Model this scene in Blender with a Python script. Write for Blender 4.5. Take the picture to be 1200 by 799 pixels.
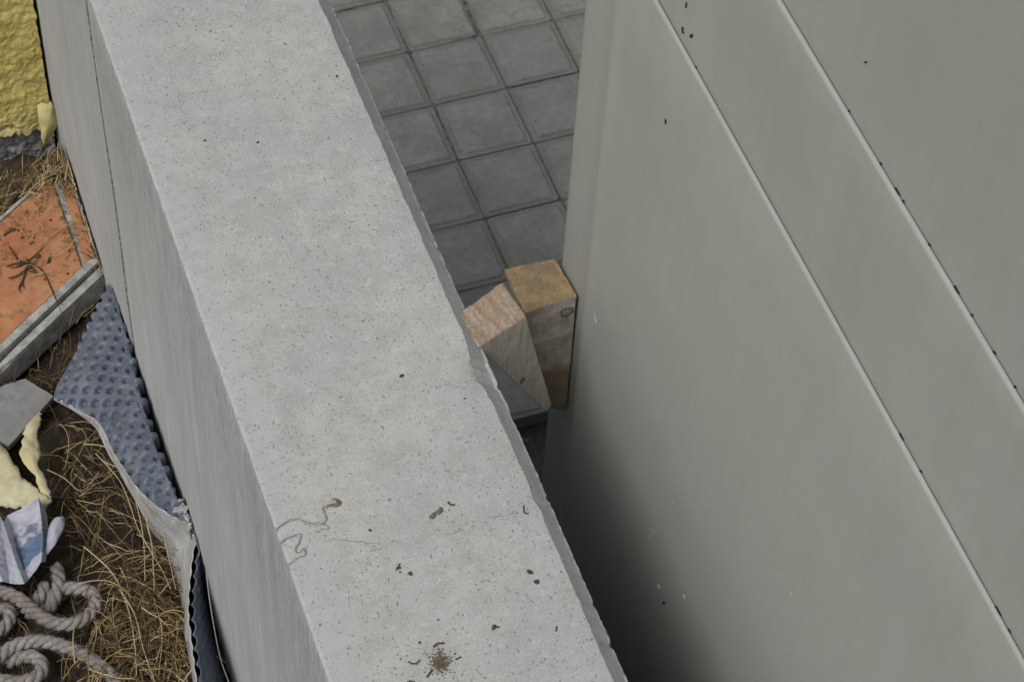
import bpy, bmesh, math, random
from mathutils import Vector, Matrix, noise
random.seed(7)
S = bpy.context.scene
COL = S.collection
for o in list(bpy.data.objects): bpy.data.objects.remove(o)

# ---------------------------------------------------------------- camera, sky, sun, exposure
cam = bpy.data.cameras.new('camera'); co = bpy.data.objects.new('camera', cam); COL.objects.link(co)
cam.sensor_width = 36; cam.lens = 82.69; cam.clip_start = 0.05; cam.clip_end = 2000
R_ = Vector((0.94089418, -0.33610326, 0.04186574)); U_ = Vector((0.24045624, 0.74990535, 0.61629763)); F_ = Vector((0.23853499, 0.56980397, -0.7863997))
m3 = Matrix((R_, U_, -F_)).transposed()
co.matrix_world = Matrix.Translation((-0.31967, 0, 2.15808)) @ m3.to_4x4()
S.camera = co
world = bpy.data.worlds.new('World'); S.world = world; world.use_nodes = True
wn = world.node_tree; wn.nodes.clear()
SUN_EL, SUN_AZ = math.radians(55), math.radians(244)     # azimuth clockwise from +Y: light from the left, a little from behind
sky = wn.nodes.new('ShaderNodeTexSky'); sky.sky_type = 'NISHITA'; sky.sun_disc = False
sky.sun_elevation = SUN_EL; sky.sun_rotation = SUN_AZ; sky.air_density = 1.6; sky.dust_density = 4.0; sky.ozone_density = 1.0
hs = wn.nodes.new('ShaderNodeHueSaturation'); hs.inputs['Saturation'].default_value = 0.30     # overcast: almost colourless sky
bg = wn.nodes.new('ShaderNodeBackground'); bg.inputs['Strength'].default_value = 0.085
wo = wn.nodes.new('ShaderNodeOutputWorld')
wn.links.new(sky.outputs[0], hs.inputs['Color']); wn.links.new(hs.outputs[0], bg.inputs['Color']); wn.links.new(bg.outputs[0], wo.inputs[0])
sl = bpy.data.lights.new('sun', 'SUN'); so = bpy.data.objects.new('sun', sl); COL.objects.link(so)
sl.energy = 1.4; sl.angle = math.radians(30); sl.color = (1.0, 0.985, 0.965)
sd = Vector((math.sin(SUN_AZ)*math.cos(SUN_EL), math.cos(SUN_AZ)*math.cos(SUN_EL), math.sin(SUN_EL)))
so.rotation_euler = sd.to_track_quat('Z', 'Y').to_euler(); so.location = sd*6
vs = S.view_settings; vs.view_transform = 'Standard'; vs.look = 'None'; vs.gamma = 1.0; vs.use_curve_mapping = False
vs.exposure = 0.23
S.cycles.max_bounces = 8; S.cycles.diffuse_bounces = 5

# ---------------------------------------------------------------- helpers
class NT:
    """small node-tree writer"""
    def __init__(s, name, rough=0.8, spec=0.3):
        s.m = bpy.data.materials.new(name); s.m.use_nodes = True; s.t = s.m.node_tree
        s.b = s.t.nodes['Principled BSDF']; s.b.inputs['Roughness'].default_value = rough
        s.b.inputs['Specular IOR Level'].default_value = spec
        s.tc = s.t.nodes.new('ShaderNodeTexCoord')
        s.co = s.tc.outputs['Object']
    def n(s, typ, ins={}, **kw):
        d = s.t.nodes.new(typ)
        for k, v in kw.items(): setattr(d, k, v)
        for k, v in ins.items():
            if hasattr(v, 'links') or isinstance(v, bpy.types.NodeSocket): s.t.links.new(v, d.inputs[k])
            else: d.inputs[k].default_value = v
        return d
    def mapc(s, scale=(1,1,1), rot=(0,0,0), loc=(0,0,0), src=None):
        return s.n('ShaderNodeMapping', {'Vector': src or s.co, 'Scale': scale, 'Rotation': rot, 'Location': loc}).outputs[0]
    def noise(s, scale, detail=4, rough=0.6, vec=None, dist=0.0):
        return s.n('ShaderNodeTexNoise', {'Vector': vec or s.co, 'Scale': scale, 'Detail': detail, 'Roughness': rough, 'Distortion': dist}).outputs[0]
    def vor(s, scale, vec=None, feat='F1', rnd=1.0):
        return s.n('ShaderNodeTexVoronoi', {'Vector': vec or s.co, 'Scale': scale, 'Randomness': rnd}, feature=feat)
    def ramp(s, fac, stops):
        d = s.n('ShaderNodeValToRGB', {'Fac': fac}); e = d.color_ramp.elements
        while len(e) < len(stops): e.new(0.5)
        for q, (p, c) in zip(e, stops):
            q.position = p; q.color = (c, c, c, 1) if not isinstance(c, tuple) else (*c, 1)
        return d.outputs[0]
    def mix(s, fac, a, b, mode='MIX'):
        d = s.n('ShaderNodeMix', data_type='RGBA', blend_type=mode)
        for k, v in ((0, fac), (6, a), (7, b)):
            if isinstance(v, bpy.types.NodeSocket): s.t.links.new(v, d.inputs[k])
            else: d.inputs[k].default_value = (*v, 1) if isinstance(v, tuple) else v
        return d.outputs[2]
    def math(s, op, a, b=0.0):
        d = s.n('ShaderNodeMath', operation=op)
        for k, v in ((0, a), (1, b)):
            if isinstance(v, bpy.types.NodeSocket): s.t.links.new(v, d.inputs[k])
            else: d.inputs[k].default_value = v
        return d.outputs[0]
    def sep(s, vec=None):
        return s.n('ShaderNodeSeparateXYZ', {0: vec or s.co}).outputs
    def base(s, c):
        if isinstance(c, tuple): s.b.inputs['Base Color'].default_value = (*c, 1)
        else: s.t.links.new(c, s.b.inputs['Base Color'])
    def bump(s, h, strength=0.5, dist=0.002, prev=None):
        ins = {'Height': h, 'Strength': strength, 'Distance': dist}
        if prev is not None: ins['Normal'] = prev
        o = s.n('ShaderNodeBump', ins).outputs[0]
        s.t.links.new(o, s.b.inputs['Normal']); return o
    def rough(s, f): s.t.links.new(f, s.b.inputs['Roughness'])

def link(name, verts, faces, mat, parent=None, smooth=False):
    me = bpy.data.meshes.new(name); me.from_pydata([tuple(v) for v in verts], [], faces); me.validate(); me.update()
    bm = bmesh.new(); bm.from_mesh(me); bmesh.ops.recalc_face_normals(bm, faces=bm.faces); bm.to_mesh(me); bm.free()
    for m in (mat if isinstance(mat, (list, tuple)) else [mat]): me.materials.append(m)
    if smooth:
        for p in me.polygons: p.use_smooth = True
    o = bpy.data.objects.new(name, me); COL.objects.link(o)
    if parent: o.parent = parent
    return o
def empty(name, loc=(0,0,0)):
    o = bpy.data.objects.new(name, None); COL.objects.link(o); o.location = loc; o.empty_display_size = 0.05
    return o
def child(o, parent):
    """parent a mesh written in world coordinates under an Empty at the thing's base"""
    o.parent = parent; o.location = o.location - parent.location
    return o
def tag(o, label=None, cat=None, group=None, kind=None):
    for k, v in (('label', label), ('category', cat), ('group', group), ('kind', kind)):
        if v: o[k] = v
    return o
def box_vf(x0, x1, y0, y1, z0, z1):
    v = [(x,y,z) for z in (z0,z1) for y in (y0,y1) for x in (x0,x1)]
    f = [(0,2,3,1),(4,5,7,6),(0,1,5,4),(2,6,7,3),(0,4,6,2),(1,3,7,5)]
    return v, f
def nz(x, y, z=0.0): return noise.noise(Vector((x, y, z)))
def fbm(x, y, z=0.0, o=4): return noise.fractal(Vector((x, y, z)), 1.0, 2.0, o)
def spline(pts, n):
    """Catmull-Rom through the points, n samples a span"""
    P = [Vector(p) for p in pts]; P = [P[0]*2-P[1]] + P + [P[-1]*2-P[-2]]; out = []
    for i in range(1, len(P)-2):
        a, b, c, d = P[i-1:i+3]
        for k in range(n):
            t = k/n
            out.append(0.5*((2*b)+(c-a)*t+(2*a-5*b+4*c-d)*t*t+(3*b-a-3*c+d)*t**3))
    out.append(P[-2]); return out
def frames(path):
    T = [(path[min(i+1,len(path)-1)]-path[max(i-1,0)]).normalized() for i in range(len(path))]
    up = Vector((0,0,1)) if abs(T[0].z) < 0.9 else Vector((1,0,0))
    n = (up - T[0]*up.dot(T[0])).normalized(); out = []
    for t in T:
        n = (n - t*n.dot(t)).normalized(); out.append((t, n, t.cross(n)))
    return out
def tube(path, rad, k=5, flat=1.0, V=None, Fc=None):
    """a tube along a path appended to V, Fc; rad is a number or a function of 0..1"""
    if V is None: V, Fc = [], []
    base = len(V); fr = frames(path); N = len(path)
    for i, (p, (t, n, b)) in enumerate(zip(path, fr)):
        r = rad(i/(N-1)) if callable(rad) else rad
        for j in range(k):
            a = 2*math.pi*j/k; V.append(p + n*(math.cos(a)*r*flat) + b*(math.sin(a)*r))
    for i in range(N-1):
        for j in range(k):
            Fc.append((base+i*k+j, base+i*k+(j+1)%k, base+(i+1)*k+(j+1)%k, base+(i+1)*k+j))
    Fc.append(tuple(base+j for j in range(k))[::-1]); Fc.append(tuple(base+(N-1)*k+j for j in range(k)))
    return V, Fc
def grid_faces(nu, nv, off=0):
    return [(off+i*nv+j, off+i*nv+j+1, off+(i+1)*nv+j+1, off+(i+1)*nv+j) for i in range(nu-1) for j in range(nv-1)]
def in_poly(x, y, P):
    c = False; j = len(P)-1
    for i in range(len(P)):
        if (P[i][1] > y) != (P[j][1] > y) and x < (P[j][0]-P[i][0])*(y-P[i][1])/(P[j][1]-P[i][1])+P[i][0]: c = not c
        j = i
    return c

# ---------------------------------------------------------------- materials
def mat_concrete_top():
    q = NT('concrete_top', 0.9, 0.2)
    big = q.noise(5.5, 3, 0.5); mid = q.noise(28, 5, 0.65); fine = q.noise(330, 4, 0.75)
    c = q.mix(q.ramp(big, [(0.40, 0.0), (0.60, 1.0)]), (0.365,0.377,0.385), (0.425,0.418,0.398))
    c = q.mix(q.ramp(mid, [(0.36, 0.5), (0.58, 0.0)]), c, (0.30,0.29,0.27))
    c = q.mix(q.ramp(q.noise(13, 6, 0.7, q.mapc(loc=(2,4,9))), [(0.50, 0.0), (0.70, 0.55)]), c, (0.33,0.325,0.305))
    c = q.mix(q.ramp(q.noise(95, 5, 0.7), [(0.52, 0.0), (0.72, 0.45)]), c, (0.31,0.308,0.30))
    c = q.mix(q.ramp(q.noise(62, 5, 0.7, q.mapc(loc=(7,3,1))), [(0.54, 0.0), (0.74, 0.5)]), c, (0.54,0.54,0.53))
    c = q.mix(q.ramp(fine, [(0.32, 0.6), (0.47, 0.0)]), c, (0.27,0.27,0.262))
    c = q.mix(q.ramp(fine, [(0.55, 0.0), (0.70, 0.6)]), c, (0.57,0.57,0.56))
    # cooler, more even grey band along the left arris
    X = q.sep(); wob = q.math('MULTIPLY', q.math('SUBTRACT', q.noise(9, 3, 0.6), 0.5), 0.06)
    band = q.ramp(q.math('ADD', X[0], wob), [(0.034, 1.0), (0.048, 0.0)])
    c = q.mix(q.math('MULTIPLY', band, 0.7), c, q.mix(q.ramp(q.noise(60, 4, 0.7), [(0.35, 0.0), (0.7, 1.0)]), (0.345,0.352,0.36), (0.42,0.427,0.434)))
    # pits: sparse dark air holes of several sizes
    warp = q.n('ShaderNodeMixRGB', {0: 0.010, 1: q.co, 2: q.n('ShaderNodeTexNoise', {'Vector': q.co, 'Scale': 160.0}).outputs[1]}).outputs[0]
    dens = q.ramp(q.noise(11, 4, 0.6), [(0.38, 0.0), (0.62, 1.0)])
    v1 = q.vor(310, q.mapc((1.0, 0.6, 1.0), (0,0,0.4), src=warp)); r1 = q.sep(v1.outputs['Color'])[0]
    p1 = q.math('MULTIPLY', q.ramp(v1.outputs['Distance'], [(0.14, 1.0), (0.30, 0.0)]), q.ramp(q.math('ADD', r1, q.math('MULTIPLY', dens, 0.16)), [(0.77, 0.0), (0.86, 1.0)]))
    v2 = q.vor(95, q.mapc((1.0, 0.55, 1.0), (0,0,-0.5), src=warp)); r2 = q.sep(v2.outputs['Color'])[1]
    p2 = q.math('MULTIPLY', q.ramp(v2.outputs['Distance'], [(0.05, 1.0), (0.12, 0.0)]), q.ramp(q.math('ADD', r2, q.math('MULTIPLY', dens, 0.1)), [(0.86, 0.0), (0.90, 1.0)]))
    v3 = q.vor(34, q.mapc((1,1,1), loc=(3,1,0), src=warp)); r3 = q.sep(v3.outputs['Color'])[2]
    st = q.math('MULTIPLY', q.ramp(v3.outputs['Distance'], [(0.14, 1.0), (0.2, 0.0)]), q.ramp(r3, [(0.90, 0.0), (0.92, 1.0)]))
    c = q.mix(q.math('MULTIPLY', st, 0.3), c, (0.31,0.31,0.30))
    pits = q.math('MAXIMUM', q.math('MULTIPLY', p1, 0.6), q.math('MULTIPLY', p2, 0.9))
    c = q.mix(pits, c, (0.12,0.118,0.11))
    q.base(c)
    n1 = q.bump(q.noise(240, 5, 0.75), 0.55, 0.0012)
    q.bump(q.math('SUBTRACT', 1.0, pits), 0.8, 0.0015, n1)
    return q.m
def mat_concrete_side():
    q = NT('concrete_side', 0.85, 0.2)
    st = q.noise(1.0, 5, 0.65, q.mapc((60, 60, 9)))
    st2 = q.noise(1.0, 4, 0.7, q.mapc((170, 170, 24)))
    big = q.noise(4, 3, 0.55)
    c = q.mix(q.ramp(st, [(0.34, 0.0), (0.62, 1.0)]), (0.375,0.39,0.41), (0.45,0.465,0.485))
    c = q.mix(q.ramp(big, [(0.35, 0.5), (0.65, 0.0)]), c, (0.33,0.335,0.345))
    c = q.mix(q.ramp(q.noise(1.0, 5, 0.65, q.mapc((15, 15, 1.1), loc=(3,1,2))), [(0.44, 0.0), (0.68, 0.45)]), c, (0.29,0.295,0.30))
    c = q.mix(q.ramp(q.noise(1.0, 5, 0.7, q.mapc((32, 32, 2.0), loc=(1,7,2))), [(0.52, 0.0), (0.70, 0.55)]), c, (0.50,0.515,0.53))
    vh = q.vor(60, q.mapc((1,1,.7))); c = q.mix(q.math('MULTIPLY', q.ramp(vh.outputs['Distance'], [(0.05, 0.9), (0.1, 0.0)]), q.ramp(q.sep(vh.outputs['Color'])[0], [(0.86, 0.0), (0.88, 1.0)])), c, (0.10,0.10,0.10))
    X = q.sep()
    zone = q.ramp(q.math('ADD', q.math('ADD', X[2], 0.62), q.math('MULTIPLY', q.noise(1.0, 3, 0.5, q.mapc((26, 26, 2))), 0.45)), [(0.42, 0.0), (0.80, 1.0)])
    c = q.mix(q.math('MULTIPLY', zone, q.ramp(st2, [(0.38, 0.55), (0.60, 0.0)])), c, (0.19,0.19,0.192))      # run-off streaks below the arris
    c = q.mix(q.ramp(q.noise(1.0, 2, 0.5, q.mapc((420, 420, 60))), [(0.24, 0.7), (0.33, 0.0)]), c, (0.17,0.17,0.17))
    q.base(c)
    q.bump(q.math('ADD', st2, q.noise(300, 3, 0.6)), 0.35, 0.0012)
    return q.m
def mat_chamfer():
    q = NT('chamfer_cement', 0.9, 0.2)
    c = q.mix(q.ramp(q.noise(1.0, 4, 0.65, q.mapc((90, 22, 90))), [(0.35, 0.0), (0.65, 1.0)]), (0.33,0.335,0.34), (0.40,0.405,0.41))
    c = q.mix(q.ramp(q.noise(260, 3, 0.7), [(0.30, 0.7), (0.42, 0.0)]), c, (0.16,0.16,0.155))
    q.base(c); q.bump(q.noise(300, 4, 0.7), 0.5, 0.0014); return q.m
def mat_steel():
    q = NT('painted_steel', 0.42, 0.4)
    big = q.noise(3.2, 4, 0.6); fine = q.noise(900, 2, 0.6)
    c = q.mix(q.ramp(big, [(0.3, 0.0), (0.7, 1.0)]), (0.312,0.318,0.295), (0.347,0.351,0.325))
    c = q.mix(q.ramp(q.noise(14, 6, 0.7), [(0.42, 0.0), (0.75, 0.35)]), c, (0.275,0.27,0.24))
    c = q.mix(q.ramp(fine, [(0.34, 0.45), (0.5, 0.0)]), c, (0.255,0.255,0.235))
    c = q.mix(q.ramp(q.noise(1.0, 3, 0.6, q.mapc((60, 60, 4))), [(0.48, 0.0), (0.75, 0.15)]), c, (0.235,0.228,0.20))
    c = q.mix(q.ramp(q.noise(1.0, 4, 0.65, q.mapc((13, 13, 1.2), loc=(5,2,0))), [(0.50, 0.0), (0.74, 0.16)]), c, (0.37,0.375,0.36))
    c = q.mix(q.ramp(q.noise(170, 6, 0.8), [(0.60, 0.0), (0.72, 0.35)]), c, (0.22,0.21,0.18))
    v = q.vor(38); r = q.sep(v.outputs['Color'])[0]
    c = q.mix(q.math('MULTIPLY', q.ramp(v.outputs['Distance'], [(0.02, 0.9), (0.05, 0.0)]), q.ramp(r, [(0.955, 0.0), (0.965, 1.0)])), c, (0.05,0.045,0.04))
    q.base(c)
    q.rough(q.ramp(q.noise(7, 5, 0.7), [(0.3, 0.40), (0.7, 0.56)]))
    n1 = q.bump(q.noise(700, 2, 0.5), 0.12, 0.0004)
    q.bump(q.noise(2.6, 2, 0.4), 0.25, 0.012, n1)
    return q.m
def mat_plain(name, col, rough=0.8, var=0.25, scale=60, bump=0.4, bdist=0.001, spec=0.3, col2=None, detail=5):
    q = NT(name, rough, spec)
    f = q.noise(scale, detail, 0.65)
    c2 = col2 or tuple(x*(1-var) for x in col)
    q.base(q.mix(q.ramp(f, [(0.35, 0.0), (0.65, 1.0)]), c2, col))
    if bump: q.bump(q.noise(scale*3, detail, 0.65), bump, bdist)
    return q.m
def mat_tile():
    q = NT('cement_tile', 0.85, 0.25)
    oi = q.n('ShaderNodeObjectInfo')
    vec = q.n('ShaderNodeVectorMath', {0: q.co, 1: oi.outputs['Location']}, operation='ADD').outputs[0]
    big = q.noise(9, 5, 0.6, vec); mid = q.noise(55, 5, 0.7, vec)
    c = q.mix(q.ramp(big, [(0.33, 0.0), (0.68, 1.0)]), (0.20,0.204,0.185), (0.29,0.293,0.266))
    c = q.mix(q.ramp(mid, [(0.34, 0.4), (0.55, 0.0)]), c, (0.145,0.147,0.13))
    c = q.mix(q.math('MULTIPLY', oi.outputs['Random'], 0.35), c, (0.18,0.18,0.168))
    v = q.vor(60, vec); r = q.sep(v.outputs['Color'])[0]
    c = q.mix(q.math('MULTIPLY', q.ramp(v.outputs['Distance'], [(0.10, 0.8), (0.2, 0.0)]), q.ramp(r, [(0.955, 0.0), (0.965, 1.0)])), c, (0.04,0.038,0.034))
    c = q.mix(q.ramp(q.noise(17, 6, 0.75, q.mapc(loc=(1,5,2), src=vec)), [(0.52, 0.0), (0.72, 0.38)]), c, (0.125,0.125,0.11))
    c = q.mix(q.ramp(q.noise(24, 6, 0.75, q.mapc(loc=(9,5,2), src=vec)), [(0.54, 0.0), (0.72, 0.28)]), c, (0.36,0.36,0.33))
    # grime washed into the moulded margin of the tile
    X = q.sep(); e = q.math('MAXIMUM', q.math('ABSOLUTE', X[0]), q.math('ABSOLUTE', X[1]))
    e = q.math('ADD', e, q.math('MULTIPLY', q.math('SUBTRACT', q.noise(30, 6, 0.75, vec), 0.5), 0.034))
    c = q.mix(q.ramp(e, [(0.080, 0.0), (0.086, 0.5), (0.0905, 0.15), (0.097, 0.6)]), c, (0.12,0.117,0.103))
    q.base(c)
    q.bump(q.math('ADD', mid, q.noise(260, 4, 0.7, vec)), 0.5, 0.0018)
    return q.m
def mat_wood(name, a, b, dirt, axis_rot, ring=40, dirt_amt=0.5, knots=(), grain=(300,300,14), ringamt=0.5, low=None):
    q = NT(name, 0.85, 0.15)
    vec = q.mapc((1,1,1), axis_rot)
    dv = q.n('ShaderNodeMixRGB', {0: 0.012, 1: vec, 2: q.n('ShaderNodeTexNoise', {'Vector': vec, 'Scale': 22.0, 'Detail': 4.0}).outputs[1]}).outputs[0]
    rg_ = q.noise(1.0, 3, 0.6, q.mapc((ring*6, ring*.35, ring*.35), src=dv))
    c = q.mix(q.ramp(rg_, [(0.40, 0.0), (0.60, ringamt)]), a, b)
    fib = q.noise(1.0, 5, 0.75, q.mapc(grain, axis_rot))
    c = q.mix(q.ramp(fib, [(0.34, 0.75), (0.54, 0.0)]), c, tuple(x*0.5 for x in a))
    c = q.mix(q.math('MULTIPLY', q.ramp(q.noise(34, 6, 0.7), [(0.42, 0.0), (0.62, 1.0)]), dirt_amt), c, dirt)
    c = q.mix(q.ramp(q.noise(170, 4, 0.75), [(0.28, 0.8), (0.40, 0.0)]), c, tuple(x*0.4 for x in a))
    if low:                                                       # darker brown towards the lower end
        z = q.math('ADD', q.math('MULTIPLY', q.sep()[2], 4.0), q.math('MULTIPLY', q.noise(60, 4, .6), .25))
        c = q.mix(q.ramp(q.math('ADD', z, 1.4), [(low[0]-.05, .8), (low[0]+.05, 0.0)]), c, low[1])
    for (kx, ky, kz, rr) in knots:                                 # knots: dark rings at given spots
        d = q.n('ShaderNodeVectorMath', {0: q.mix(0.012, q.co, q.n('ShaderNodeTexNoise', {'Vector': q.co, 'Scale': 55.0, 'Detail': 3.0}).outputs[1]), 1: (kx*.988+.006, ky*.988+.006, kz*.988+.006)}, operation='DISTANCE').outputs['Value']
        c = q.mix(q.ramp(q.math('DIVIDE', d, rr*2), [(0.0, 0.5), (0.20, 0.3), (0.38, 0.85), (0.55, 0.0)]), c, (0.06,0.045,0.032))
    q.base(c)
    q.bump(q.math('ADD', fib, q.noise(150, 4, .7)), 0.6, 0.0016)
    return q.m
M = {}
M['top'] = mat_concrete_top(); M['side'] = mat_concrete_side(); M['steel'] = mat_steel(); M['chamfer'] = mat_chamfer(); M['tile'] = mat_tile()
M['chip'] = mat_plain('bare_chip', (0.022,0.020,0.018), 0.7, 0.5, 300)
M['scuff'] = mat_plain('pale_scuff', (0.50,0.50,0.48), 0.7, 0.3, 400)
M['grit'] = mat_plain('dark_grit', (0.085,0.075,0.06), 0.9, 0.6, 300)
M['glue'] = mat_plain('dried_glue', (0.30,0.295,0.26), 0.6, 0.3, 200)
M['glue_dark'] = mat_plain('dried_glue_brown', (0.165,0.155,0.105), 0.7, 0.4, 300)
M['splat'] = mat_plain('brown_crumbs', (0.16,0.125,0.085), 0.9, 0.55, 400)
M['crack'] = mat_plain('hairline', (0.24,0.235,0.225), 0.9, 0.2, 400)
M['bed'] = mat_plain('joint_sand', (0.185,0.182,0.165), 0.95, 0.6, 34, 1.0, 0.008)
M['gutter'] = mat_plain('gritty_gutter', (0.12,0.118,0.108), 0.95, 0.55, 90, 0.9, 0.006)
M['joint'] = mat_plain('open_joint_shade', (0.30,0.31,0.32), 0.95, 0.9, 90, 0.8, 0.003, col2=(0.035,0.035,0.033))  # dark blotches paint in the shade of the open joint
M['joint_grit'] = mat_plain('joint_grit', (0.14,0.13,0.11), 0.95, 0.7, 120)
M['soil'] = mat_plain('soil', (0.060,0.047,0.034), 0.97, 0.55, 45, 1.0, 0.006)
M['straw'] = None

# ---------------------------------------------------------------- setting: ground, pavement, terrace soil
PZ = -2.1975                                                      # level of the pavement
v, f = [(-300,-300,PZ-0.058),(300,-300,PZ-0.058),(300,300,PZ-0.058),(-300,300,PZ-0.058)], [(0,1,2,3)]
tag(link('ground', v, f, M['gutter']), kind='structure')
TX, TY, TS = 1.0679, 4.1379, 0.2
Y_EDGE = TY - 6*TS
v, f = box_vf(0.31, TX+10*TS, Y_EDGE+0.004, TY+11*TS, PZ-0.055, PZ-0.0052)
pave = tag(link('pavement', v, f, M['bed']), kind='structure')
def tile_mesh(k):
    """a moulded tile: raised field, sloped shoulder, flat lower margin; corners and edges slightly uneven"""
    rr = random.Random(40+k); jit = lambda a: rr.uniform(-a, a)
    rings = [[] for _ in range(4)]
    for sx, sy in ((-1,-1),(1,-1),(1,1),(-1,1)):
        c0 = 0.004 + rr.random()*0.006
        for (ax, ay) in (((0,1),(1,0)) if sx*sy > 0 else ((1,0),(0,1))):
            for r, (h, j) in enumerate(((.0986,.0008), (.0972,.0010), (.0880,.0016), (.0825,.0022))):
                rings[r].append((sx*(h-ax*c0+jit(j)), sy*(h-ay*c0+jit(j))))
    V = [(x,y,-0.04) for x,y in rings[0]]
    for r, z in enumerate((-.0042, -.0032, -.0028, 0.0)): V += [(x, y, z+jit(.0003)) for x, y in rings[r]]
    F = [(r*8+i, r*8+(i+1)%8, (r+1)*8+(i+1)%8, (r+1)*8+i) for r in range(4) for i in range(8)]
    F.append(tuple(range(32, 40)))
    me = bpy.data.meshes.new('paving_tile'); me.from_pydata(V, [], F); me.materials.append(M['tile']); me.update(); return me
tms = [tile_mesh(k) for k in range(6)]
rt = random.Random(5)
for i in range(-3, 10):
    for j in range(-6, 11):
        o = bpy.data.objects.new('paving_tile', tms[rt.randrange(6)]); COL.objects.link(o); o.parent = pave
        o.location = (TX+(i+.5)*TS+rt.uniform(-.0012,.0012), TY+(j+.5)*TS+rt.uniform(-.0012,.0012), PZ+rt.uniform(-.002,.002))
        o.rotation_euler = (rt.uniform(-.006,.006), rt.uniform(-.006,.006), rt.choice((0,1,2,3))*math.pi/2+rt.uniform(-.006,.006))
# crumbs of dirt and moss sitting in the joints
V, F = [], []
def crumb(V, F, p, r, rr, flat=0.6):
    b = len(V)
    for (x,y,z) in ((1,0,0),(0,1,0),(-1,0,0),(0,-1,0),(0,0,1),(0,0,-1)):
        s = r*rr.uniform(.6,1.3); V.append((p[0]+x*s, p[1]+y*s, p[2]+z*s*flat))
    for a, c in ((0,1),(1,2),(2,3),(3,0)): F.append((b+a,b+c,b+4)); F.append((b+c,b+a,b+5))
for k in range(1100):
    if rt.random() < 0.6:
        i = rt.choice((-1,0,0,0,1,2,3,4)); x = TX+i*TS+rt.gauss(0,.0055); y = rt.uniform(Y_EDGE, TY+4*TS)
        if nz(x*9, y*6, 3) < (.05 if i == 0 else .16): continue
    else:
        j = rt.randrange(-5, 5); y = TY+j*TS+rt.gauss(0,.0055); x = rt.uniform(TX-.3, TX+5*TS)
        if nz(x*6, y*9, 8) < 0.15: continue
    crumb(V, F, (x, y, PZ-0.0040), rt.choice((.001,.0015,.002,.0025,.0045)), rt, .5)
tag(link('joint_dirt', V, F, M['joint_grit'], pave), kind='stuff')
V, F = [], []
for k in range(500):
    crumb(V, F, (rt.uniform(.6,1.3), rt.uniform(2.3, Y_EDGE-.005), PZ-.056), rt.choice((.002,.003,.004,.008)), rt)
tag(link('gravel', V, F, M['tile']), 'loose grey grit in the gutter below the pavement edge', 'gravel', kind='stuff')

def soil_z(x, y): return -0.915 - 0.03*max(0.0, y-2.4) + 0.022*fbm(x*9, y*9, 2) + 0.007*fbm(x*45, y*45, 5)
V, nu, nv = [], 150, 190
xs = [-2.4 + (2.4-0.45)*i/20 for i in range(20)] + [-0.45 + 0.449*i/(nu-21) for i in range(nu-20)]
ys = [-1.5 + 2.9*i/20 for i in range(20)] + [1.4 + 1.48*i/(nv-21) for i in range(nv-20)]
for x in xs:
    for y in ys: V.append((x, y, soil_z(x, y)))
F = grid_faces(nu, nv); b = len(V)
ring = [i*nv for i in range(nu)] + [(nu-1)*nv+j for j in range(1, nv)] + [i*nv+nv-1 for i in range(nu-2, -1, -1)] + [j for j in range(nv-2, 0, -1)]
for k in ring: V.append((V[k][0], V[k][1], PZ-.05))
for k in range(len(ring)): F.append((ring[k], ring[(k+1)%len(ring)], b+(k+1)%len(ring), b+k))
tag(link('terrace_soil', V, F, M['soil'], smooth=True), kind='structure')

# ---------------------------------------------------------------- concrete wall
wall = tag(empty('concrete_wall', (0.15, 1.6, PZ-0.05)), 'thick pale grey concrete wall with chamfered edge running diagonally through the middle', 'wall')
YC = 2.2935
ys = [-1.2, -.6, 0, .4, .7] + [0.85+0.003*i for i in range(733)] + [3.15, 3.3]
ys = sorted([y for y in ys if abs(y-YC) > .009] + [YC-.0075, YC-.0060, YC+.0060, YC+.0075])
zs = [PZ-.05, -1.4, -1.05] + [-1.0+.04*i for i in range(25)]
V = []; nprof = None
for y in ys:
    groove = 0.004 if abs(y-YC) < .0065 else 0.0
    prof = []
    for z in zs:
        prof.append((groove*(.55+.45*nz(z*30, 6)) + 0.0022*nz(y*3, z*3, 1) + 0.0006*nz(y*40, z*4, 2), z))
    e1 = 0.0025*fbm(y*60, 1.7, 0, 3) + 0.012*max(0, nz(y*17, 4)-.30)*(1+.6*nz(y*140, 3))
    e1 = max(-.0010, e1*.45); sh = .0024*(.6+.5*nz(y*4, 12))
    prof += [(groove+.0002+max(0,e1*.3), -.008-abs(e1)), (groove+.0010+max(0,e1), -.0022-sh-abs(e1)*.6+.0006*nz(y*170,8)), (.0042+abs(e1)*1.2+.0005*nz(y*210,4), -.0003-sh+.0005*nz(y*70,3)), (.024+.006*nz(y*14,6), -.0002)]
    for k in range(1, 12): prof.append((.034+(.268-.034)*k/12, .0012*nz(y*5, k*.6, 9)))
    e2 = .0016*fbm(y*40, 9.3, 0, 4) + .0009*nz(y*230, 7)
    e3 = .0010*fbm(y*50, 5.1, 0, 4) + .0005*nz(y*260, 2) - .004*max(0, nz(y*55, 8)-.38)*2
    chip = math.exp(-((y-1.535)/.028)**2)
    chip *= (0.55+.5*nz(y*110, 11))
    prof += [(.274+e2-.006*chip, .0006), (.2840+e2-.013*chip, -.0002-.004*chip), (.2925+e2*.5+e3*.3-.006*chip, -.0088-.007*chip+.0006*nz(y*90,5)),
             (.3005+e3-.003*chip, -.0165-.006*chip), (.3035+e3*1.3, -.0185-.002*nz(y*120,6)), (.3045+e3*.6, -.026), (.3045, -.05), (.304, -.3), (.304, -1.0), (.304, PZ-.05)]
    nprof = len(prof); V += [(x, y, z) for x, z in prof]
F = grid_faces(len(ys), nprof)
F.append(tuple(range(nprof))); F.append(tuple((len(ys)-1)*nprof+j for j in range(nprof)))
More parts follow.
